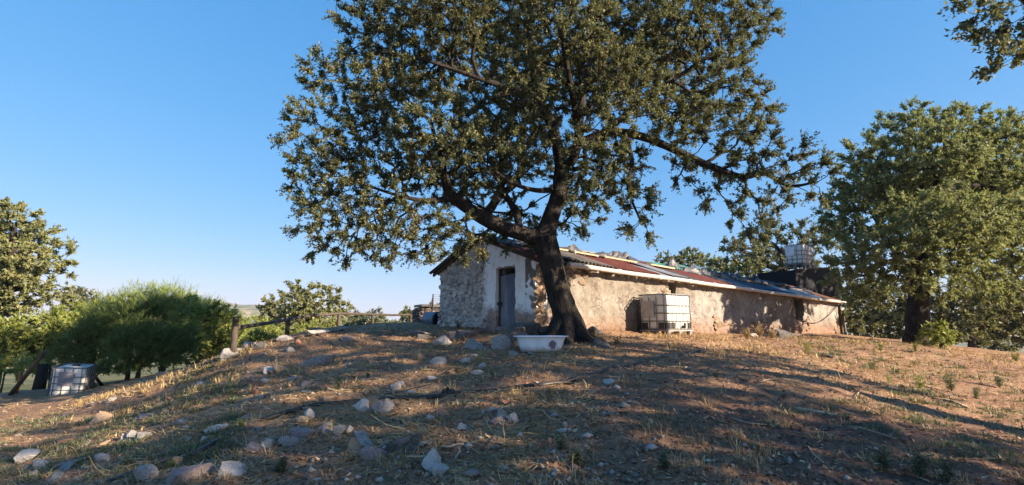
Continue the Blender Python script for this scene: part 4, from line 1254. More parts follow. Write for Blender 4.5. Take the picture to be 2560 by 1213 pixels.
# ------------------------------------------------------------------ white cage tanks
def ibc(label, loc, rz, s=1.0, tilt=(0, 0), plate='plate_grey', guards=True, group=None, plate_pos=(0.0, .0)):
    """1.2 (x) by 1.0 (y); the label plate sits on the -x face, the valve side on -y"""
    t = empty('water_tank', loc, rz)
    t.rotation_euler = (tilt[0], tilt[1], rz)
    t.scale = (s, s, s)
    tag(t, label, 'water tank', group)
    # bottle: rounded box
    bm = bmesh.new()
    bmesh.ops.create_cube(bm, size=1)
    for v in bm.verts: v.co = (v.co.x * 1.13, v.co.y * .93, v.co.z * .97 + .66)
    bmesh.ops.bevel(bm, geom=list(bm.edges), offset=.09, segments=4, affect='EDGES', profile=.6)
    m = bpy.data.meshes.new('bottle'); bm.to_mesh(m); bm.free()
    m.materials.append(M['plastic_white'])
    m.polygons.foreach_set('use_smooth', [True] * len(m.polygons)); m.set_sharp_from_angle(angle=math.radians(60))
    bottle = mobj('bottle', m, t)
    MB().tube([(0, 0, 1.13), (0, 0, 1.19)], .12, 14).build('lid', M['rubber'], bottle)
    v = MB(); v.tube([(.15, -.44, .24), (.15, -.56, .24)], .04, 10); v.box((.15, -.55, .30), (.03, .03, .1))
    v.build('valve', M['rubber'], bottle)
    # cage
    hx, hy = .595, .495
    for k, z in enumerate((.17, .40, .62, .84, 1.15)):
        c = .05
        pts = [(hx - c, -hy), (hx, -hy + c), (hx, hy - c), (hx - c, hy), (-hx + c, hy), (-hx, hy - c), (-hx, -hy + c), (-hx + c, -hy), (hx - c, -hy)]
        MB().tube([(x, y, z) for x, y in pts], .019 if z > 1.1 else .015, 6, cap=False).build('cage_ring', M['steel'], t, smooth=True)
    ups = [(-hx + .06 + i * (2 * hx - .12) / 6, sy) for i in range(7) for sy in (-hy, hy)] + [(sx, -hy + .12 + i * (2 * hy - .24) / 3) for i in range(4) for sx in (-hx, hx)]
    for (x, y) in ups:
        MB().tube([(x, y, .14), (x, y, 1.15)], .013, 6).build('cage_upright', M['steel'], t, smooth=True)
    # plates
    MB().box((-hx - .018, plate_pos[0], .73 + plate_pos[1]), (.012, .44, .46)).build('label_plate', M[plate], t)
    if guards:
        for y in (-.30, .33):
            MB().box((-.574, y, .27), (.03, .26, .18)).build('base_guard', M['rubber'], t)
        MB().box((-.40, -.472, .27), (.34, .03, .18)).build('base_guard', M['rubber'], t)
        MB().box((.5, -.472, .27), (.14, .03, .18)).build('base_guard', M['rubber'], t)
    # pallet
    p = MB()
    p.box((0, 0, .13), (1.2, 1.0, .022))
    pal = p.build('pallet', M['plate_grey'], t)
    for x in (-.53, 0, .53):
        for y in (-.43, 0, .43):
            MB().box((x, y, .06), (.11, .11, .118)).build('pallet_foot', M['steel'], pal)
    for y in (-.44, .44):
        MB().bar((-.6, y, .008), (.6, y, .008), .09, .016).build('pallet_skid', M['steel'], pal)
    return t

c0 = G(1672, 838)
S_IBC = 1.10
ctr = c0 + E1 * (.6 * S_IBC) + E2 * (.5 * S_IBC)
ctr.z = min(gz(ctr.x, ctr.y), c0.z) - .02
tank1 = ibc('white caged water tank standing by the sunlit house wall, tan face with grey plate', ctr, YAW, S_IBC, plate_pos=(.16, 0))
lp = MB().bar((-.2, -.1, 1.17), (.35, .12, 1.21), .06, .03)
lc = lp.build('wooden_stick', M['wood_pale'], None); lc.location = ctr; lc.rotation_euler = (0, 0, YAW); lc.scale = (S_IBC,) * 3
lc.location.z += 0.02
tag(lc, 'short pale stick lying on top of the tank by the house wall', 'stick')
g2 = ground_under(168, 18.4)
g2.z = gz(g2.x, g2.y)
tank2 = ibc('white caged water tank tilted in green weeds under the broom bush', g2 + Vector((.25, .3, -.16)), math.radians(112), .99, tilt=(.05, -.05), plate='plate_dark', guards=False, plate_pos=(.05, .05))

# black container behind the house with a tank on top
KB = P(2000, 690, 32)
def container():
    zt = P(2000, 672, 32).z
    zb = gz(KB.x, KB.y) - .2
    r = empty('black_container', (KB.x, KB.y, zb), math.radians(28))
    tag(r, 'black sheet-clad container behind the roof, carrying a white tank', 'container')
    h = zt - zb
    mb = MB()
    # hopper-like body, front leaning out towards the top
    xs0, xs1 = -2.2, 1.15
    mb.add([(xs0, -1.0, 0), (xs1 - .25, -1.0, 0), (xs1 - .25, 1.3, 0), (xs0, 1.3, 0), (xs0, -1.15, h - .28), (xs1, -1.15, h), (xs1, 1.5, h), (xs0, 1.5, h - .28)],
           [(3, 2, 1, 0), (4, 5, 6, 7), (0, 1, 5, 4), (1, 2, 6, 5), (2, 3, 7, 6), (3, 0, 4, 7)])
    mb.build('body', M['black_sheet'], r)
    MB().bar((xs0 - .03, -1.18, h - .28), (xs1 + .03, -1.18, h), .07, .09).build('top_rail', M['iron'], r)
    sd = MB().box((xs1 + .75, .2, (h - .1) / 2), (1.3, 2.2, h - .1))
    sd.build('side_bin', M['black_sheet'], r)
    return zt
ztop = container()
k3 = P(2000, 670, 31.8); k3.z = ztop + .03
tank3 = ibc('white caged water tank perched on the black container above the roof', k3, math.radians(38), 1.18, tilt=(.02, .02), plate='plate_white', guards=False, plate_pos=(.2, .1))

# ------------------------------------------------------------------ bathtub
def bathtub():
    c = G(1353, 884)
    t = empty('bathtub', c + Vector((0, .30, .0)), math.radians(3))
    D = c.y
    L = 122 / 1280 * D
    k = L / 1.3
    t.scale = (k, k, k)
    tag(t, 'old white enamel bathtub on bare ground before the leaning trunk', 'bathtub')
    prof = [(.47, .20, .0), (.52, .25, .02), (.545, .275, .08), (.575, .295, .2), (.605, .315, .32), (.635, .335, .395), (.655, .345, .408), (.715, .375, .412), (.722, .378, .428), (.715, .375, .436), (.635, .325, .432), (.61, .305, .405), (.57, .28, .2), (.52, .24, .07), (.45, .18, .045)]
    n = 40
    vs, fs = [], []
    for (a, b_, z) in prof:
        for i in range(n):
            th = 2 * math.pi * i / n
            e = 2 / 4.2
            x = a * math.copysign(abs(math.cos(th)) ** e, math.cos(th)); y = b_ * math.copysign(abs(math.sin(th)) ** e, math.sin(th))
            sl = .03 * (z / .43) if x > 0 else 0
            vs.append((x + sl, y, z))
    for j in range(len(prof) - 1):
        for i in range(n):
            fs.append((j * n + i, j * n + (i + 1) % n, (j + 1) * n + (i + 1) % n, (j + 1) * n + i))
    fs.append(tuple(range(n - 1, -1, -1))); fs.append(tuple((len(prof) - 1) * n + i for i in range(n)))
    mb = MB(); mb.add(vs, fs)
    mb.build('basin', M['enamel'], t, smooth=True, angle=50)
    MB().tube([(.56, .0, .30), (.60, 0, .31)], .03, 12).build('overflow', M['steel'], t)
    for x in (-.36, .36):
        MB().box((x, 0, .0), (.06, .34, .06)).build('foot', M['iron'], t)
bathtub()

# ------------------------------------------------------------------ rail fence
def fence():
    spec = [(590, 880, 13.6, 792, .082, 820), (720, 838, 20, 796, .085, 799), (848, 824, 24, 783, .085, 784), (932, 818, 26.5, 783, .085, 786), (1027, 822, 28.5, 784, .085, 787)]
    b0 = P(590, 880, 13.6)
    t = empty('wooden_fence', b0)
    tag(t, 'round-pole wooden fence with single rail climbing towards the farmhouse', 'fence')
    tops = []
    for i, (u, vb, D, vt, r, vr) in enumerate(spec):
        p = P(u, vt, D); zb = gz(p.x, p.y) - .3
        m = MB().tube([(0, 0, zb - p.z), (.005, 0, (zb - p.z) * .5), (0, 0, 0)], [r * 1.06, r, r * .97], 12, wob=.05)
        m.build('post', M['wood_post'], t, smooth=True, loc=p - b0, angle=50)
        tops.append(P(u, vr, D) - b0)
    for k, (a, b_) in enumerate(zip(tops, tops[1:])):
        a2 = a + Vector((0, 0, 0)); 
        d = (b_ - a).normalized()
        md = (a + b_) / 2 + Vector((0, 0, .05 if k == 0 else .0)) + Vector((0, 0, [-.06, .05, .0, -.03][k]))
        pts = [a - d * (.05 if k else 0), a * .5 + md * .5, md, md * .5 + b_ * .5, b_ + d * .12]
        MB().tube(pts, [.062, .056, .058, .055, .052], 10, wob=.06).build('rail', M['wood_post'], t, smooth=True, angle=50)
fence()
MB_ = MB().box((0, 0, 0), (.9, .5, .14))
# thin pole line lying below the fence
pts = [G(u, v, .03) for u, v in ((668, 858), (740, 848), (800, 838), (870, 826))]
pl = MB().tube(pts, .03, 6).build('thin_pole', M['wood_post'], None, smooth=True)
tag(pl, 'thin dark pole lying on the slope below the fence', 'pole')

# ------------------------------------------------------------------ stone hut, wire gate and drum left of the gable
def hut():
    a = P(1050, 820, 22.5)
    zb = gz(a.x, a.y) - .15
    t = empty('dry_stone_hut', (a.x, a.y, zb), math.radians(25))
    tag(t, 'low dark dry-stone hut beside the gable, flat black top', 'stone hut')
    r = random.Random(3)
    core = MB().box((.6, .55, .42), (1.15, 1.0, .84)); core.build('core', M['dark_stone'], t)
    for side in range(2):
        z = .06
        while z < .86:
            x = 0
            h = r.uniform(.09, .15)
            while x < 1.15:
                w = r.uniform(.14, .3)
                loc = (x + w / 2, .04 + r.uniform(-.03, .03), z) if side == 0 else (.03 + r.uniform(-.03, .03), x + w / 2, z)
                o = stone_part(t, M['mauve_stone'] if r.random() < .4 else M['dark_stone'], loc, (0, r.uniform(-.1, .1), r.uniform(-.2, .2) + (math.pi / 2 if side else 0)), (w / 2, .1, h / 2 * 1.05))
                x += w
            z += h
    MB().box((.75, .5, .92), (1.5, 1.3, .1)).build('roof_slab', M['tarp'], t)
    return t
hut()
def gate():
    a = P(1082, 772, 22.0)
    t = empty('wire_gate', a)
    tag(t, 'wire mesh gate panel with black props standing against the gable', 'gate')
    zt = P(1082, 735, 22).z - a.z
    MB().tube([(0, 0, -.1), (0, 0, zt)], .03, 8).build('post', M['iron'], t)
    MB().tube([(-.13, -.05, -.1), (-.01, 0, zt * .8)], .022, 8).build('brace', M['iron'], t)
    MB().tube([(-.07, .08, -.1), (.0, 0, zt * .72)], .018, 8).build('brace', M['iron'], t)
    for k in range(9):
        z = -.1 + (zt + .08) * k / 8
        MB().tube([(0, 0, z), (.75, .1, z)], .004, 4).build('mesh_wire', M['steel'], t)
    for k in range(1, 12):
        x = k * .065
        MB().tube([(x, x * .13, -.1), (x, x * .13, zt)], .0035, 4).build('mesh_wire', M['steel'], t)
gate()
def drum():
    c = P(1099, 799, 19.6)
    t = empty('steel_drum', c, math.radians(-28))
    tag(t, 'dark blue drum lying on its side against the stone gable, pale body', 'drum')
    R = .29
    ys = np.linspace(0, .82, 9)
    pts = [(0, y, 0) for y in ys]
    # axis along -x (left, away): front lid faces the camera
    MB().tube([(0, 0, 0), (0, .02, 0), (0, .03, 0), (0, .27, 0), (0, .28, 0), (0, .30, 0), (0, .31, 0), (0, .55, 0), (0, .56, 0), (0, .58, 0), (0, .59, 0), (0, .84, 0), (0, .86, 0)],
              [R + .012, R + .012, R, R, R + .012, R + .012, R, R, R + .012, R + .012, R, R, R + .012], 28).build('body', M['drum_pale'], t, smooth=True, angle=40)
    MB().tube([(0, -.006, 0), (0, -.022, 0)], R - .004, 28).build('lid', M['drum_blue'], t)
    MB().tube([(0, -.022, 0), (0, .09, 0)], R + .016, 28).build('lid_ring', M['drum_blue'], t, smooth=True, angle=40)
    for y in (.2, .62):
        for s in (-1, 1):
            MB().bar((s * .12, y, -.24), (s * .3, y, -.5), .035, .035).build('cradle_leg', M['iron'], t)
    return t
dr = drum()
dr.rotation_euler = (0, 0, math.radians(38))

# ------------------------------------------------------------------ things on the roof
ROOF_UP = Vector((0, 0, 1))
def rp(x, s, lift=.13):
    p = roof_pt(x, s, lift)
    return HW_(p.x, p.y, p.z)
def roof_plank(x0, s0, x1, s1, w, h, mat, label, lift=.15, group=None):
    a, b_ = rp(x0, s0, lift), rp(x1, s1, lift)
    o = MB()
    c = (a + b_) / 2
    o.bar(a - c, b_ - c, w, h, Vector((-.2, -.3, 1)))
    ob = o.build('plank', M[mat], None, loc=c)
    return tag(ob, label, 'plank', group or 'planks weighing down the roof')
roof_plank(2.2, 1.75, 4.2, 1.55, .16, .05, 'wood_pale', 'pale plank on the roof just right of the leaning trunk')
roof_plank(4.6, 1.65, 6.3, 1.50, .15, .05, 'wood_pale', 'tan plank lying across the red roof sheets, left of the white sheet')
roof_plank(7.2, 1.55, 8.6, 1.42, .17, .05, 'wood_pale', 'tan plank at upper end of the white roof sheet')
roof_plank(3.2, 2.25, 6.8, 2.3, .12, .05, 'wood_grey', 'long grey board along the ridge near the oak trunk')
roof_plank(12.6, 2.1, 16.3, 1.35, .13, .06, 'wood_pale', 'long pale beam slanting over the blue roof sheets')
roof_plank(13.0, 2.35, 15.6, 2.1, .12, .05, 'wood_grey', 'grey board beside the long pale beam, near the ridge')
roof_plank(13.6, 1.25, 16.8, 1.15, .10, .05, 'wood_pale', 'thin pale lath lower on the blue roof sheets')
roof_plank(16.8, 1.5, 19.6, .95, .11, .05, 'wood_grey', 'grey lath crossing the pale sheet at far end of roof')
def roof_stone(x, s, q, mat, label, group='stones weighing down the roof'):
    o = mobj('roof_stone', ROCKS[int(x * 7) % 10], None, rp(x, s, .1 + q * .5), (rnd.uniform(-.3, .3), .3, rnd.uniform(0, 6)), (q * 1.25, q, q * .8))
    o.material_slots[0].link = 'OBJECT'; o.material_slots[0].material = M[mat]
    return tag(o, label, 'stone', group)
roof_stone(2.9, 1.5, .13, 'grey_stone', 'rounded grey stone on the roof nearest the oak trunk')
roof_stone(4.5, 1.55, .12, 'grey_stone', 'grey stone on the roof between the two tan planks')
roof_stone(1.9, 1.3, .11, 'mauve_stone', 'brown stone on the grey roof sheet right beside the oak trunk')
roof_stone(7.0, 1.45, .13, 'dark_stone', 'dark stone on the roof at upper end of white sheet')
roof_stone(15.4, .95, .15, 'dark_stone', 'dark stone low on the blue roof sheets, left of its twin')
roof_stone(17.6, 1.15, .2, 'dark_stone', 'big dark stone standing up on the blue roof sheets')
roof_stone(18.0, .95, .14, 'dark_stone', 'dark stone right beside the big standing stone on the roof')
roof_stone(12.2, 1.5, .14, 'dark_stone', 'dark stone below right end of the slatted pallet on roof')
def roof_tarp(x, s, lx, ls, label, seed, hgt_=.16):
    hgt_ *= 1.5
    n, m_ = 16, 12
    vs, fs = [], []
    for i in range(n + 1):
        for j in range(m_ + 1):
            a, b_ = i / n - .5, j / m_ - .5
            e = max(0, 1 - (2 * abs(a)) ** 3) * max(0, 1 - (2 * abs(b_)) ** 3)
            q = fbm(np.array([[x + a * lx * 2.1, s + b_ * ls * 3, seed]]), 3)[0]
            l = .10 + e * hgt_ * (.6 + 1.3 * q)
            xx = x + a * lx * (1 + .2 * math.sin(b_ * 9 + seed)); ss = s + b_ * ls * (1 + .25 * math.sin(a * 11 + seed))
            vs.append(rp(xx, min(ss, RL + .05), l) - rp(x, s, 0))
    for i in range(n):
        for j in range(m_):
            a = i * (m_ + 1) + j
            fs.append((a, a + 1, a + m_ + 2, a + m_ + 1))
    o = MB(); o.add(vs, fs)
    ob = o.build('crumpled_tarp', M['tarp'], None, loc=rp(x, s, 0))
    return tag(ob, label, 'tarp', 'black plastic scraps on the roof')
roof_tarp(6.0, 2.15, 2.6, .6, 'crumpled black plastic along the ridge left of the red sheets', 1)
roof_tarp(9.6, 2.0, 1.3, .9, 'black plastic bundle on the ridge left of the slatted pallet', 2, .22)
roof_tarp(10.7, 1.55, 2.2, .5, 'torn black plastic trailing down to lower end of the pallet', 3, .18)
roof_tarp(13.6, 1.65, 1.4, .8, 'crumpled black plastic under the long pale beam', 4, .2)
roof_tarp(15.6, 1.5, 1.5, .6, 'black plastic heap beside the low dark stone on roof', 5, .2)
roof_tarp(3.6, 2.0, 1.6, .4, 'small grey black plastic scrap behind the pale plank', 6, .12)
roof_tarp(20.4, 1.3, 1.8, .9, 'flat dark plastic at far end of the roof', 7, .08)
def roof_pallet():
    c = rp(11.6, 1.75, .14)
    t = empty('slatted_pallet', c)
    tag(t, 'slatted wooden pallet lying on the roof below the green sheet', 'pallet')
    for s in (1.55, 1.95):
        a, b_ = rp(10.4, s, .13), rp(12.7, s - .12, .13)
        MB().bar(a - c, b_ - c, .07, .06).build('beam', M['wood_pale'], t)
    for k in range(11):
        x = 10.5 + k * .21
        MB().bar(rp(x, 1.46 - .01 * k, .19) - c, rp(x, 2.06 - .01 * k, .19) - c, .10, .03).build('slat', M['wood_pale'], t)
roof_pallet()
def loose_sheet(x0, x1, s0, s1, mat, label, lift):
    o = roof_sheet(x0, x1, s0, s1, mat, lift, parent=house, name='loose_sheet')
    o.parent = None
    o.location = HA; o.rotation_euler = (0, 0, YAW)
    return tag(o, label, 'metal sheet')
loose_sheet(9.9, 12.6, 2.1, RL + .1, 'tin_green', 'green corrugated sheet lying along the ridge', .17)
loose_sheet(16.3, 18.6, 1.5, 2.3, 'tin_blue', 'blue corrugated offcut lying high on far end of the roof', .2)
loose_sheet(.9, 2.4, -.3, 1.0, 'tin_grey', 'loose grey corrugated sheet above the gutter right of the trunk', .13)

# ------------------------------------------------------------------ stones on the ground
MATS = {'g': 'grey_stone', 'p': 'pale_stone', 't': 'tan_stone', 'm': 'mauve_stone', 'r': 'red_stone', 'd': 'dark_stone'}
def stone(u, v, w, h, m, label, rz=None, flat=.8, sink=.36, tilt=0.0, shape=None, name='stone'):
    c = G(u, v)
    D = c.y
    W = w / 1280 * D / 2 * .9
    H = max(h / 1280 * D / 2 * 1.1, W * .22)
    k = shape if shape is not None else int(u * 3 + v) % 10
    r = random.Random(u * 31 + v)
    o = mobj(name, ROCKS[k], None, (c.x, c.y + W * flat * .6, c.z + H * (1 - sink * 2) + .01), (r.uniform(-.15, .15), tilt, r.uniform(-.5, .5) if rz is None else rz), (W * 1.1, W * flat, H))
    o.material_slots[0].link = 'OBJECT'; o.material_slots[0].material = M[MATS[m]]
    return tag(o, label, 'stone')
stone(1082, 1176, 56, 54, 'p', 'largest pale stone in bottom centre foreground, with curled roots beside it', tilt=.35)
stone(1100, 1190, 44, 30, 'p', 'small white angular stone right in front of largest pale stone')
stone(882, 1136, 40, 50, 't', 'upright tan stone leaning on the grey board at bottom')
stone(928, 1150, 66, 38, 'm', 'knobbly mauve stone below the grey board end', tilt=.25)
stone(1002, 1118, 34, 28, 'm', 'rounded purple stone left of the brown plank')
stone(978, 1134, 28, 32, 'd', 'pointed dark stone between mauve stone and brown plank', flat=.6)
stone(899, 1032, 40, 42, 'p', 'pale stone touching the hose, left one of stone cluster')
stone(929, 1018, 34, 32, 't', 'orange tan stone at back of the cluster by the hose', tilt=.3)
stone(948, 1033, 56, 36, 'g', 'mottled grey stone in front of the cluster by the hose', tilt=-.3)
stone(972, 1026, 34, 34, 'g', 'rounded grey stone at right end of the cluster by the hose')
stone(1258, 1048, 32, 36, 'g', 'tallest grey stone of the loose group in mid foreground')
stone(1284, 1055, 28, 26, 'p', 'squarish pale stone on right of the loose mid foreground group')
stone(1240, 1064, 40, 22, 'm', 'flat pinkish stone in front of the loose mid foreground group')
stone(1228, 1030, 26, 12, 'p', 'thin pale chip behind the loose mid foreground group')
stone(1104, 1040, 38, 18, 'r', 'red brick lump in middle of the foreground')
stone(1076, 1050, 26, 15, 'p', 'small pale stone touching the red brick lump')
stone(1263, 1011, 30, 12, 'r', 'flat red brick piece below the hose, mid foreground')
stone(1046, 900, 36, 34, 't', 'sunlit tan stone, tallest on the slope left of bathtub')
stone(928, 906, 32, 18, 't', 'orange wedge stone on the slope, left of the tall tan one', flat=.6)
stone(1094, 912, 42, 24, 'p', 'sunlit pale stone below and right of tall tan one')
stone(1162, 908, 32, 18, 'p', 'small pale stone at right end of sunlit row on slope')
stone(1180, 904, 22, 14, 't', 'small tan stone at far right of sunlit row on slope')
stone(1078, 890, 30, 20, 't', 'small tan stone tucked behind the tall sunlit tan stone')
stone(790, 913, 92, 30, 'g', 'long flat grey slab half sunlit on the left slope', rz=.3, flat=.45, tilt=-.12)
stone(700, 930, 44, 22, 't', 'rounded tan stone left of the long flat slab')
stone(672, 934, 36, 20, 'p', 'pale stone at left end of the sunlit strip by long slab')
stone(716, 1116, 50, 30, 'g', 'blue grey stone above the weed tuft, lower left foreground', tilt=.2)
stone(664, 1121, 30, 24, 'p', 'small pale rounded stone left of the blue grey stone')
stone(632, 1126, 54, 22, 'm', 'mauve flat stone next to small pale rounded one, lower left', flat=.5)
stone(810, 1088, 52, 26, 'm', 'mauve slab in the row of flat slabs under the hose', flat=.5)
stone(754, 1098, 66, 30, 'm', 'largest mauve slab, left in the row of flat slabs', flat=.5, tilt=-.1)
stone(847, 1090, 34, 30, 'g', 'grey jagged stone at right end of the slab row')
stone(770, 1048, 34, 30, 'p', 'pale stone sunlit just below the hose on left')
stone(750, 1058, 44, 18, 't', 'flat tan stone beside the pale one just below the hose')
stone(810, 1008, 34, 22, 't', 'tan pointed stone above the hose on left', flat=.6)
stone(248, 1058, 56, 34, 't', 'blocky tan stone among green weeds on far left')
stone(358, 1052, 44, 18, 'm', 'flat mauve stone right of the blocky tan stone')
stone(322, 1102, 38, 30, 'g', 'blue grey stone at left, in front of the weeds')
stone(352, 1100, 40, 20, 'g', 'flatter grey stone right against the blue grey one')
stone(306, 1104, 20, 20, 'p', 'small pale pointed stone left of the blue grey one')
stone(570, 1192, 72, 40, 'p', 'large pale stone, second from left at bottom edge', tilt=-.2)
stone(470, 1206, 120, 44, 'm', 'long mauve slab at bottom edge left of large pale stone', rz=.35, flat=.45, tilt=-.12)
stone(357, 1204, 62, 46, 'g', 'big grey stone with pale front at bottom left edge')
stone(436, 1166, 28, 24, 't', 'small yellowish stone behind a yellow weed, bottom left')
stone(92, 1172, 64, 22, 'p', 'flat pale slab at bottom left corner', flat=.5)
stone(50, 1158, 70, 40, 'p', 'tilted pale stone furthest left at the bottom', tilt=-.35)
stone(248, 1154, 56, 22, 'g', 'flat grey slab right of forked plank, bottom left', flat=.5)
stone(536, 1085, 66, 24, 'p', 'flat pale stone sunlit edge, left of hose end', flat=.5)
stone(452, 1062, 34, 16, 'g', 'flat grey blue stone in dark soil, left foreground')
stone(464, 1076, 28, 12, 'g', 'thin grey stone chip in front of flat grey blue one')
stone(490, 1100, 24, 18, 'r', 'orange red brick fragment in left foreground')
stone(464, 1106, 24, 12, 'p', 'white chip left of the orange red brick fragment')
stone(510, 1106, 24, 14, 'p', 'white chip right of the orange red brick fragment')
stone(986, 976, 30, 24, 'p', 'grey white stone in the midground left of hose joint', tilt=.3)
stone(996, 966, 26, 14, 'p', 'pale chip just behind the grey white midground stone')
stone(1080, 950, 24, 10, 'p', 'thin pale chip in shade, mid ground centre')
stone(1192, 938, 34, 14, 'p', 'thin white slab in shade below the sunlit stone row', flat=.5)
stone(1204, 922, 24, 18, 'p', 'small white stone above thin white slab')
stone(1286, 892, 28, 18, 'g', 'grey stone on ground at left end of the bathtub')
stone(1345, 920, 24, 14, 't', 'tan stone on sunlit patch in front of the bathtub')
stone(1236, 894, 20, 14, 'r', 'dull red brick bit left of the bathtub')
stone(1371, 1116, 18, 18, 'r', 'orange brick bit by the green weed, centre right foreground')
stone(1350, 1121, 14, 12, 'r', 'smaller orange brick bit left of its twin by green weed')
stone(1410, 1083, 40, 12, 'p', 'flat white stone beside green weed, centre right foreground', flat=.5)
stone(1156, 1074, 28, 14, 'p', 'small pale stone alone below the loose mid foreground group')
stone(1142, 1128, 26, 16, 'm', 'small mauve stone half buried right of largest pale stone')
stone(1930, 1160, 20, 12, 'p', 'lone white chip on dark soil in right foreground', tilt=.5)
stone(955, 1010, 20, 12, 'r', 'small red chip behind the stone cluster by the hose')
stone(640, 964, 36, 12, 'r', 'red tile fragment on the left slope')
stone(636, 985, 24, 12, 'r', 'second red tile fragment, lower on the left slope')
stone(660, 960, 20, 14, 'p', 'pale stone right of the red tile fragment')
stone(1105, 862, 50, 30, 'p', 'pale boulder with lit top, left of the boulders before the door', tilt=-.2)
stone(1128, 850, 36, 30, 'm', 'mauve boulder right behind the pale lit boulder')
stone(1168, 852, 72, 34, 'd', 'wide dark boulder before the door')
stone(1190, 872, 60, 34, 'g', 'grey boulder in front of wide dark boulder before the door')
stone(1250, 874, 52, 54, 'g', 'leaning grey slab boulder immediately left of the bathtub', tilt=.7, flat=.6)
stone(1318, 842, 116, 48, 'd', 'biggest dark boulder behind the bathtub at trunk foot')
stone(1285, 866, 70, 50, 'd', 'dark boulder half hidden by left end of the bathtub')
stone(1370, 845, 50, 40, 'd', 'dark boulder behind right end of the bathtub')
stone(1490, 838, 46, 30, 'd', 'dark boulder right of the trunk against sunlit wall', flat=.7)
stone(1510, 872, 60, 36, 'd', 'mossy dark boulder right of the trunk foot')
stone(1060, 850, 40, 18, 'd', 'low dark stone on the crest left of the pale boulder')
stone(1050, 838, 60, 14, 'm', 'flat mauve ledge stone on the crest before the stone hut', flat=.5)
stone(1150, 836, 70, 14, 'd', 'flat dark ledge stone under the stone gable', flat=.5)
stone(1215, 832, 60, 12, 'm', 'flat ledge stone just below the door step', flat=.5)
stone(592, 886, 74, 16, 'g', 'flat grey slab at foot of the thick fence post', flat=.6)
stone(570, 900, 52, 26, 'g', 'tilted grey stone below the thick fence post', tilt=.5)
stone(650, 872, 56, 24, 'd', 'dark mossy stone right of the thick fence post')
stone(618, 872, 40, 22, 'g', 'grey stone right against the thick fence post')
stone(712, 852, 50, 18, 'p', 'pale stone by foot of the second fence post')
stone(742, 862, 22, 16, 'r', 'dark red stone beneath the thin pole')
stone(795, 836, 60, 14, 'p', 'pale flat stone below the fence between second and third posts', flat=.5)
stone(790, 828, 50, 12, 'd', 'dark flat stone on crest left of the third fence post', flat=.5)
stone(866, 828, 50, 14, 'g', 'grey flat stone at foot of the third fence post', flat=.5)
stone(722, 882, 30, 18, 'g', 'small grey stone on the slope under the second fence post')
stone(870, 852, 46, 18, 'm', 'mauve flat stone mid slope below the third post', flat=.6)
stone(1600, 832, 34, 16, 'p', 'whitish stone under left corner of the tank by the wall')
stone(1766, 828, 34, 16, 'd', 'grey stone at wall foot right of the tank')
stone(1968, 846, 46, 30, 'd', 'rounded dark stone by the wall below the far window')
stone(1990, 840, 60, 8, 'm', 'flat stone at the wall foot under the far window', flat=.4)
stone(1885, 842, 34, 12, 'p', 'white stone in dry grass below the far wall')
stone(405, 945, 36, 18, 't', 'tan stone at foot of the broom bush')

# many small loose stones that nothing tells apart
def loose_stones():
    r = random.Random(77)
    n = 0
    while n < 130:
        u, v = r.uniform(0, 1560), 880 + 330 * r.random() ** 1.1
        if u > 1250 and r.random() < .55: continue
        c = G(u, v)
        if c.y > 15: continue
        q = (r.uniform(4, 8) if r.random() < .85 else r.uniform(8, 13)) / 1280 * c.y * 1.0
        o = mobj('loose_stone', r.choice(ROCKS[:6]) , None, (c.x, c.y, c.z + q * .15), (r.uniform(-.4, .4), r.uniform(-.4, .4), r.uniform(0, 6.3)), (q * r.uniform(.9, 1.5), q, q * r.uniform(.4, .75)))
        o.material_slots[0].link = 'OBJECT'
        o.material_slots[0].material = M[MATS[r.choice('ggpmmtmgr' if r.random() < .5 else 'gmmgpt')]]
        tag(o, 'one of many small loose stones scattered over the bare slope', 'stone', 'small loose stones on the slope')
        n += 1
loose_stones()

# ------------------------------------------------------------------ boards, sticks, hoses
def board(u0, v0, u1, v1, w, h, mat, label, name='board', cat='board', notch=True):
    a, b_ = G(u0, v0), G(u1, v1)
    c = (a + b_) / 2
    c.z = max(c.z, gz(c.x, c.y)) + h * .35
    d = (b_ - a)
    L = d.length
    n = 7
    mb = MB()
    r = random.Random(u0)
    vs, fs = [], []
    for i in range(n):
        x = -L / 2 + L * i / (n - 1)
        ww = w / 2 * (1 - (.15 if i in (0, n - 1) else 0) * r.random() - .08 * r.random())
        z = .006 * r.uniform(-1, 1)
        e = r.uniform(-.02, .02) if i in (0, n - 1) else 0
        vs += [(x + e, -ww, z - h / 2), (x - e, ww, z - h / 2), (x - e, ww, z + h / 2), (x + e, -ww, z + h / 2)]
    for i in range(n - 1):
        for k in range(4):
            fs.append((i * 4 + k, i * 4 + (k + 1) % 4, (i + 1) * 4 + (k + 1) % 4, (i + 1) * 4 + k))
    fs += [(3, 2, 1, 0), tuple((n - 1) * 4 + k for k in range(4))]
    mb.add(vs, fs)
    o = mb.build(name, M[mat], None, loc=c)
    o.rotation_euler = d.to_track_quat('X', 'Z').to_euler()
    return tag(o, label, cat)
board(896, 1082, 918, 1124, .13, .03, 'wood_grey', 'grey weathered board with nail hole, between tan and mauve stones')
board(1044, 1098, 1022, 1142, .13, .03, 'wood_post', 'brown plank with mossy end right of the purple stone')
board(228, 1146, 140, 1168, .14, .03, 'wood_grey', 'blue grey plank, longer arm of forked pair at bottom left')
board(178, 1158, 130, 1206, .11, .03, 'wood_grey', 'blue grey plank pointing down, shorter arm of forked pair at bottom left')
board(1990, 1022, 2095, 1040, .07, .025, 'wood_pale', 'thin sunlit lath on edge of the big shadow, right foreground')
board(1345, 1178, 1376, 1160, .09, .02, 'wood_post', 'dark plank piece in bottom centre right')
board(2060, 890, 2085, 896, .22, .05, 'wood_post', 'dark flat timber in sunny grass at right')
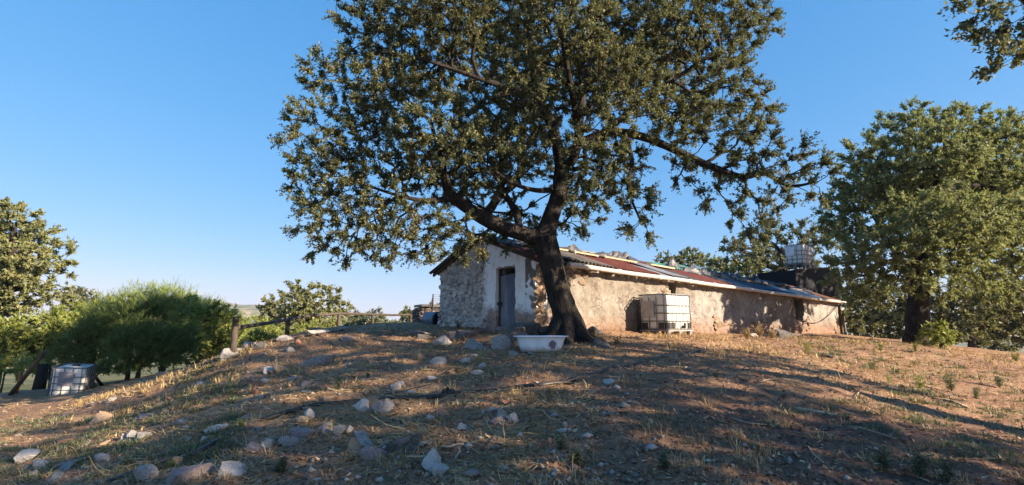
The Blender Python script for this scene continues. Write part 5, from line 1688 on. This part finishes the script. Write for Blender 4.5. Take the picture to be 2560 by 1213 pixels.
board(2360, 1000, 2420, 1020, .07, .03, 'wood_pale', 'pale weathered stick in the right midground', name='stick', cat='stick')
def curve_thing(name, pts, r, mat, label, cat, lift=.012, step=.12):
    q = [np.array([*G(u, v), r]) for u, v in pts]
    sm = catmull(q, step)
    P_ = [Vector((s[0], s[1], gz(s[0], s[1]) + lift + .015 * math.sin(i * .37))) for i, s in enumerate(sm)]
    c = P_[0].copy()
    o = MB().tube([p - c for p in P_], r, 7).build(name, M[mat], None, smooth=True, loc=c)
    return tag(o, label, cat)
curve_thing('hose', [(1772, 878), (1690, 893), (1600, 908), (1520, 925), (1440, 948), (1390, 962), (1340, 968), (1240, 976), (1130, 985), (1080, 998), (1000, 998), (900, 1004), (820, 1014), (740, 1030), (650, 1054)],
            .03, 'rubber', 'long black irrigation hose snaking across the whole slope', 'hose')
j = G(1120, 987)
jo = MB(); jo.tube([(-.09, -.01, .03), (.09, .01, .035)], .036, 10); jo.tube([(-.02, 0, .03), (.0, -.03, .09)], .022, 8)
tag(jo.build('hose_joint', M['rubber'], None, smooth=True, loc=j, angle=40), 'black plastic coupling on the long hose, centre', 'hose joint')
curve_thing('hose', [(545, 1105), (520, 1125), (480, 1148)], .03, 'rubber', 'short black hose end sticking out at lower left', 'hose')
curve_thing('hose', [(482, 1130), (440, 1146), (390, 1166), (330, 1188), (220, 1222)], .024, 'rubber', 'black hose running to the bottom left edge', 'hose')
curve_thing('wire', [(1080, 962), (1040, 974), (1000, 984), (960, 990)], .006, 'rubber', 'thin black wire beside hose, mid ground', 'wire')
curve_thing('dry_root', [(1105, 1132), (1125, 1136), (1142, 1130), (1160, 1128)], .010, 'wood_pale', 'pale curled root right of largest pale stone', 'root', lift=.05, step=.04)
curve_thing('dry_root', [(1142, 1130), (1150, 1142), (1138, 1160)], .007, 'wood_pale', 'forked tip of pale root right of largest pale stone', 'root', lift=.04, step=.04)
curve_thing('dry_root', [(1018, 1148), (1040, 1152), (1068, 1150)], .007, 'wood_pale', 'pale root strand running left from largest pale stone', 'root', lift=.02, step=.04)
for k, (a, lab) in enumerate([([(2120, 1070), (2180, 1085), (2240, 1105)], 'long straw-coloured twig on dark soil, lower right'), ([(2140, 1000), (2150, 985)], 'short forked twig on the sunlit soil at right'),
                              ([(1620, 910), (1680, 922), (1720, 918)], 'thin grey twig right of the hose end'), ([(1900, 960), (1960, 955), (2010, 962)], 'bent dry twig across the trunk shadow at right'),
                              ([(360, 1075), (470, 1058), (560, 1040)], 'long pale straw stalk across the left slope'), ([(2020, 1120), (2040, 1150), (2060, 1165)], 'pale root lying on dark soil in right foreground'),
                              ([(1830, 1050), (1880, 1066), (1940, 1072)], 'thin sunlit stick at end of shadow, right foreground')]):
    curve_thing('twig', a, .006, 'wood_pale', lab, 'twig', lift=.015)

# left edge: leaning pole and red stakes
def pole(name, u0, v0, D0, u1, v1, D1, r, mat, label, cat, group=None):
    a, b_ = P(u0, v0, D0), P(u1, v1, D1)
    a.z = min(a.z, gz(a.x, a.y) - .1)
    o = MB().tube([Vector((0, 0, 0)), (b_ - a) * .5 + Vector((.02, 0, .02)), b_ - a], [r, r * .92, r * .8], 9, wob=.05).build(name, M[mat], None, smooth=True, loc=a)
    return tag(o, label, cat, group)
pole('leaning_pole', 22, 985, 19.0, 112, 880, 18.4, .08, 'wood_post', 'grey pole leaning right over the white tank at left', 'pole')
pole('metal_stake', 40, 988, 19.2, 52, 928, 19.2, .045, 'stake_red', 'rusty orange stake beside the leaning pole', 'stake')
pole('metal_stake', 146, 935, 20.5, 147, 916, 20.5, .05, 'stake_red', 'red stake top showing above the tilted white tank', 'stake')
pole('thin_pole', 2, 968, 21, 12, 930, 21, .035, 'bark', 'thin dark pole at left photo edge', 'pole')
pole('tree_stump', 95, 975, 21.5, 108, 910, 21.5, .22, 'bark', 'leaning dark stump left of the tilted white tank', 'stump')

# ------------------------------------------------------------------ grasses, litter and weeds
def scatter_polar(n, r0, r1, a0, a1, rs, power=0.0):
    r = np.exp(rs.uniform(math.log(r0), math.log(r1), n)) if not power else r0 + (r1 - r0) * rs.rand(n) ** power
    t = np.radians(rs.uniform(a0, a1, n))
    return r * np.sin(t), r * np.cos(t)

def blades(name, x, y, z, L, W, pitch, az, curl, mat, rs, roll=.6, parent=None, tip=.25):
    n = len(x)
    b = np.stack([x, y, z], 1)
    d0 = np.stack([np.cos(az) * np.cos(pitch), np.sin(az) * np.cos(pitch), np.sin(pitch)], 1)
    p1 = pitch - curl
    a1 = az + rs.uniform(-.5, .5, n)
    d1 = np.stack([np.cos(a1) * np.cos(p1), np.sin(a1) * np.cos(p1), np.sin(p1)], 1)
    s = np.stack([-np.sin(az), np.cos(az), rs.uniform(-roll, roll, n)], 1)
    s /= np.linalg.norm(s, axis=1)[:, None]
    w = W[:, None] * .5
    l = L[:, None] * .5
    m = b + d0 * l
    t = m + d1 * l
    v = np.stack([b - s * w, b + s * w, m + s * w * .9, m - s * w * .9, t + s * w * tip, t - s * w * tip], 1).reshape(-1, 3)
    k = np.arange(n)[:, None] * 6
    f = np.concatenate([k + np.array([0, 1, 2, 3]), k + np.array([3, 2, 4, 5])])
    return mobj(name, np_mesh(name, v, f, M[mat]), parent)

def litter():
    rs = np.random.RandomState(31)
    x, y = scatter_polar(120000, 3.4, 26, -52, 52, rs)
    dens = fbm(p3(x, y, .8, 4), 3) + .35 * perlin(p3(x, y, 3, 8))
    keep = dens + rs.normal(size=len(x)) * .16 - .75 * sstep(.0, .25, x / y) * (1 - sstep(6.5, 10.5, y)) - .18 * sstep(.05, .3, x / y) + .10 * sstep(-.1, .3, -x / y) > .03
    x, y = x[keep], y[keep]
    n = len(x)
    z = hgt(x, y, True) + rs.uniform(.0, .018, n)
    L = rs.gamma(3, .045, n) + .04
    W = np.maximum(.005, .001 * y) * rs.uniform(.6, 1.4, n)
    o = blades('straw_litter', x, y, z, L, W, rs.normal(size=n) * .12 + .06, rs.uniform(0, 6.28, n), rs.normal(size=n) * .35, 'straw', rs)
    tag(o, kind='stuff', label='dry straw lying loose over the slope')
    x, y = scatter_polar(42000, 3.4, 20, -52, 52, rs)
    n = len(x)
    z = hgt(x, y, True) + rs.uniform(.0, .012, n)
    L = rs.uniform(.02, .06, n) * (1 + .03 * y)
    o = blades('leaf_litter', x, y, z, L, L * rs.uniform(.3, .6, n), rs.normal(size=n) * .35, rs.uniform(0, 6.28, n), rs.normal(size=n) * .5, 'litter', rs)
    tag(o, kind='stuff', label='fallen brown leaves and chips on the soil')
litter()

def tufts(name, cx, cy, per, h, mat, rs, spread=.07, wmul=1.0, label=None):
    n = len(cx)
    i = np.repeat(np.arange(n), per)
    hh = (h * rs.uniform(.6, 1.3, n))[i]
    az = rs.uniform(0, 6.28, len(i))
    x = cx[i] + np.cos(az) * rs.rand(len(i)) * spread; y = cy[i] + np.sin(az) * rs.rand(len(i)) * spread
    z = hgt(x, y, True) - .01
    L = hh * rs.uniform(.5, 1.2, len(i))
    W = np.maximum(.003, .0008 * y) * rs.uniform(.6, 1.3, len(i)) * wmul
    o = blades(name, x, y, z, L, W, rs.uniform(.55, 1.5, len(i)), az, rs.uniform(.1, 1.0, len(i)), mat, rs, .3)
    return tag(o, kind='stuff', label=label)

def grass():
    rs = np.random.RandomState(32)
    # sunny grass band on the right, up to the wall foot
    x, y = scatter_polar(2600, 10, 27, 14, 52, rs, .9)
    k = (fbm(p3(x, y, .5, 1), 2) + rs.normal(size=len(x)) * .2 > .05) & (y > 10.5) & (x * .53 + y * .848 < 30)
    loc = [(x[k], y[k])]
    x2, y2 = scatter_polar(900, 11, 19, -40, -22, rs, .8)
    k = fbm(p3(x2, y2, .6, 3), 2) > -.05
    loc.append((x2[k], y2[k]))
    x3, y3 = scatter_polar(1500, 3.8, 16, -50, 50, rs)
    k = fbm(p3(x3, y3, .9, 6), 2) > .12
    loc.append((x3[k], y3[k]))
    X = np.concatenate([a for a, _ in loc]); Y = np.concatenate([b_ for _, b_ in loc])
    # keep the house free
    rel = np.stack([X - HA.x, Y - HA.y], 1)
    lx = rel @ np.array([E1.x, E1.y]); ly = rel @ np.array([E2.x, E2.y])
    k = ~((lx > -.3) & (lx < HL + .3) & (ly > -.25) & (ly < HW + .3))
    tufts('dry_grass', X[k], Y[k], 14, .16, 'straw', rs, label='tufts of dry yellow grass')
    # green low weeds: left patch and right midground
    x, y = scatter_polar(1500, 6.5, 18, -46, -27, rs)
    k = fbm(p3(x, y, .5, 2), 2) + rs.normal(size=len(x)) * .15 > -.1
    x4, y4 = scatter_polar(700, 7, 22, 30, 50, rs)
    k4 = fbm(p3(x4, y4, .5, 12), 2) + rs.normal(size=len(x4)) * .15 > .08
    x5, y5 = scatter_polar(420, 3.6, 9, -35, 48, rs)
    k5 = fbm(p3(x5, y5, .8, 22), 2) > .30
    X = np.concatenate([x[k], x4[k4], x5[k5]]); Y = np.concatenate([y[k], y4[k4], y5[k5]])
    tufts('green_ground_cover', X, Y, 26, .085, 'weed_leaf', rs, spread=.14, wmul=2.2, label='low grey-green weeds covering the ground')
grass()

def pebbles():
    rs = np.random.RandomState(33)
    x, y = scatter_polar(4200, 3.4, 18, -50, 40, rs)
    k = rs.rand(len(x)) < np.where(x / y > .25, .25, 1)
    x, y = x[k], y[k]
    n = len(x)
    q = rs.gamma(2, .006, n) + .006
    z = hgt(x, y, True) + q * .3
    oct_ = np.array([[1, 0, 0], [0, 1, 0], [-1, 0, 0], [0, -1, 0], [0, 0, .7], [0, 0, -.7]])
    v = oct_[None] * q[:, None, None] * rs.uniform(.6, 1.5, (n, 6, 1)) + np.stack([x, y, z], 1)[:, None]
    f = np.array([[0, 1, 4], [1, 2, 4], [2, 3, 4], [3, 0, 4], [1, 0, 5], [2, 1, 5], [3, 2, 5], [0, 3, 5]])
    F = (np.arange(n)[:, None, None] * 6 + f[None]).reshape(-1, 3)
    m = np_mesh('pebbles', v.reshape(-1, 3), F, M['pebble'])
    tag(mobj('pebbles', m), kind='stuff', label='small pebbles strewn over the soil')
M['pebble'] = leaf_mat('pebble', [(0, (.10, .08, .075)), (.4, (.22, .19, .175)), (.8, (.36, .33, .30)), (1, (.32, .17, .11))], trans=0, nscale=2)
pebbles()

def weed(u, v, h, label, mat='weed_leaf', n=70, spread=.6, name='weed', cat='weed', group=None, seed=None, up=.9, lw=.012):
    c = G(u, v)
    rs = np.random.RandomState(seed or int(u * 7 + v))
    ns = max(4, n // 14)
    vs = []
    X, Y, Z, L, W, Pi, Az, Cu = ([] for _ in range(8))
    for s in range(ns):
        a = rs.uniform(0, 6.28); lean = rs.uniform(0, spread)
        d = np.array([math.cos(a) * math.sin(lean), math.sin(a) * math.sin(lean), math.cos(lean)])
        hs_ = h * rs.uniform(.55, 1.1)
        X.append(0); Y.append(0); Z.append(0); L.append(hs_); W.append(.006); Pi.append(math.pi / 2 - lean); Az.append(a); Cu.append(0)
        for k in range(14):
            t = rs.uniform(.15, 1)
            p = d * hs_ * t + rs.normal(size=3) * .012
            X.append(p[0]); Y.append(p[1]); Z.append(p[2])
            L.append(h * rs.uniform(.16, .34)); W.append(max(lw, .0012 * c.y) * rs.uniform(.7, 1.4)); Pi.append(rs.uniform(-.1, up)); Az.append(rs.uniform(0, 6.28)); Cu.append(rs.uniform(-.2, .8))
    A = [np.array(q, float) for q in (X, Y, Z, L, W, Pi, Az, Cu)]
    o = blades(name, *A, mat, rs, .5)
    o.location = c + Vector((0, 0, -.01))
    return tag(o, label, cat, group)
for (u, v, h, n, lab, mt) in [
    (1440, 1165, .16, 220, 'bushy grey green weed with flat white stone behind it, centre right', 'weed_leaf'),
    (1405, 1130, .14, 160, 'smaller green weed just left of the bushy one, beside orange brick bits', 'weed_leaf'),
    (1660, 1172, .14, 200, 'grey green weed alone right of centre at bottom', 'weed_leaf'),
    (1370, 985, .13, 60, 'small green sprig by the black hose, middle', 'weed_leaf'),
    (1490, 1060, .22, 50, 'tall thin dry stalk weed in middle of the foreground', 'straw'),
    (2215, 1180, .26, 220, 'tall green weed, left one of the group at bottom right', 'weed_leaf'),
    (2300, 1195, .26, 240, 'green bushy weed in middle of the bottom right group', 'weed_leaf'),
    (2370, 1210, .24, 180, 'green weed at right end of the bottom right group', 'weed_leaf'),
    (2120, 1052, .10, 70, 'tiny green weed at edge of the big shadow', 'weed_leaf'),
    (2300, 975, .34, 200, 'sunlit yellow green weed, taller of the pair at right', 'shrub_leaf'),
    (2380, 980, .45, 220, 'tall dark green leafy weed right of the sunlit pair', 'weed_leaf'),
    (2225, 960, .24, 100, 'short sunlit yellow weed left of the tall pair', 'shrub_leaf'),
    (2500, 970, .34, 220, 'wide green weed near the right edge', 'weed_leaf'),
    (2440, 1000, .26, 160, 'low green weed between tall leafy weed and right edge', 'weed_leaf'),
    (2200, 882, .35, 140, 'pale yellow weed in sunny grass below the thick dark trunk', 'shrub_leaf'),
    (2020, 890, .42, 140, 'pale sunlit weed in front of the far house corner', 'shrub_leaf'),
    (2290, 880, .35, 150, 'yellow green weed right below the thick dark trunk', 'shrub_leaf'),
    (2540, 905, .4, 160, 'bright weed at right edge in the sun', 'shrub_leaf'),
    (1900, 845, .5, 260, 'tall clump of dry golden grass below the far wall', 'straw'),
    (1870, 850, .4, 200, 'shorter dry golden grass clump left of the tall one', 'straw'),
    (1930, 850, .4, 160, 'dry golden grass clump right of the tall one, by dark stone', 'straw'),
    (920, 945, .16, 110, 'green sprig on the slope below sunlit stones', 'weed_leaf'),
    (845, 975, .22, 160, 'dark green weed on the slope left of centre', 'weed_leaf'),
    (700, 1185, .20, 240, 'green weed tuft below the blue grey stone, bottom left', 'weed_leaf'),
    (425, 1170, .10, 80, 'small yellow green weed by the yellowish stone, bottom left', 'shrub_leaf'),
    (315, 1165, .13, 100, 'grey green weed above the bottom left hose', 'weed_leaf'),
    (375, 1160, .12, 90, 'grey green weed next to yellow weed, bottom left', 'weed_leaf'),
    (160, 985, .40, 170, 'green weed growing up against the tilted white tank', 'weed_leaf'),
    (1145, 822, .30, 140, 'dry green weed against the stone gable beside the drum', 'weed_leaf'),
    (600, 1070, .12, 120, 'yellow green tuft in sunny straw by hose end', 'shrub_leaf'),
    (1540, 868, .28, 160, 'green weeds at the mossy dark boulder by the trunk', 'weed_leaf'),
    (1500, 862, .22, 120, 'low green weed between trunk foot and mossy boulder', 'weed_leaf'),
    (1120, 905, .14, 80, 'pale dry tuft behind the sunlit pale stone on the slope', 'straw'),
    (1075, 890, .20, 120, 'dry straw tuft right of the tall sunlit tan stone', 'straw'),
    ]:
    weed(u, v, h, lab, mt, n)
# ------------------------------------------------------------------ air
def haze():
    m = bpy.data.materials.new('haze')
    m.use_nodes = True
    nt = m.node_tree
    nt.nodes.remove(nt.nodes['Principled BSDF'])
    v = nt.nodes.new('ShaderNodeVolumePrincipled')
    v.inputs['Color'].default_value = (.80, .90, 1.0, 1)
    v.inputs['Density'].default_value = .00016
    v.inputs['Anisotropy'].default_value = .2
    nt.links.new(v.outputs[0], nt.nodes['Material Output'].inputs['Volume'])
    o = MB().box((0, 0, 20), (10900, 10900, 160)).build('haze', m)
    tag(o, kind='stuff', label='thin pale haze over the valley')
haze()
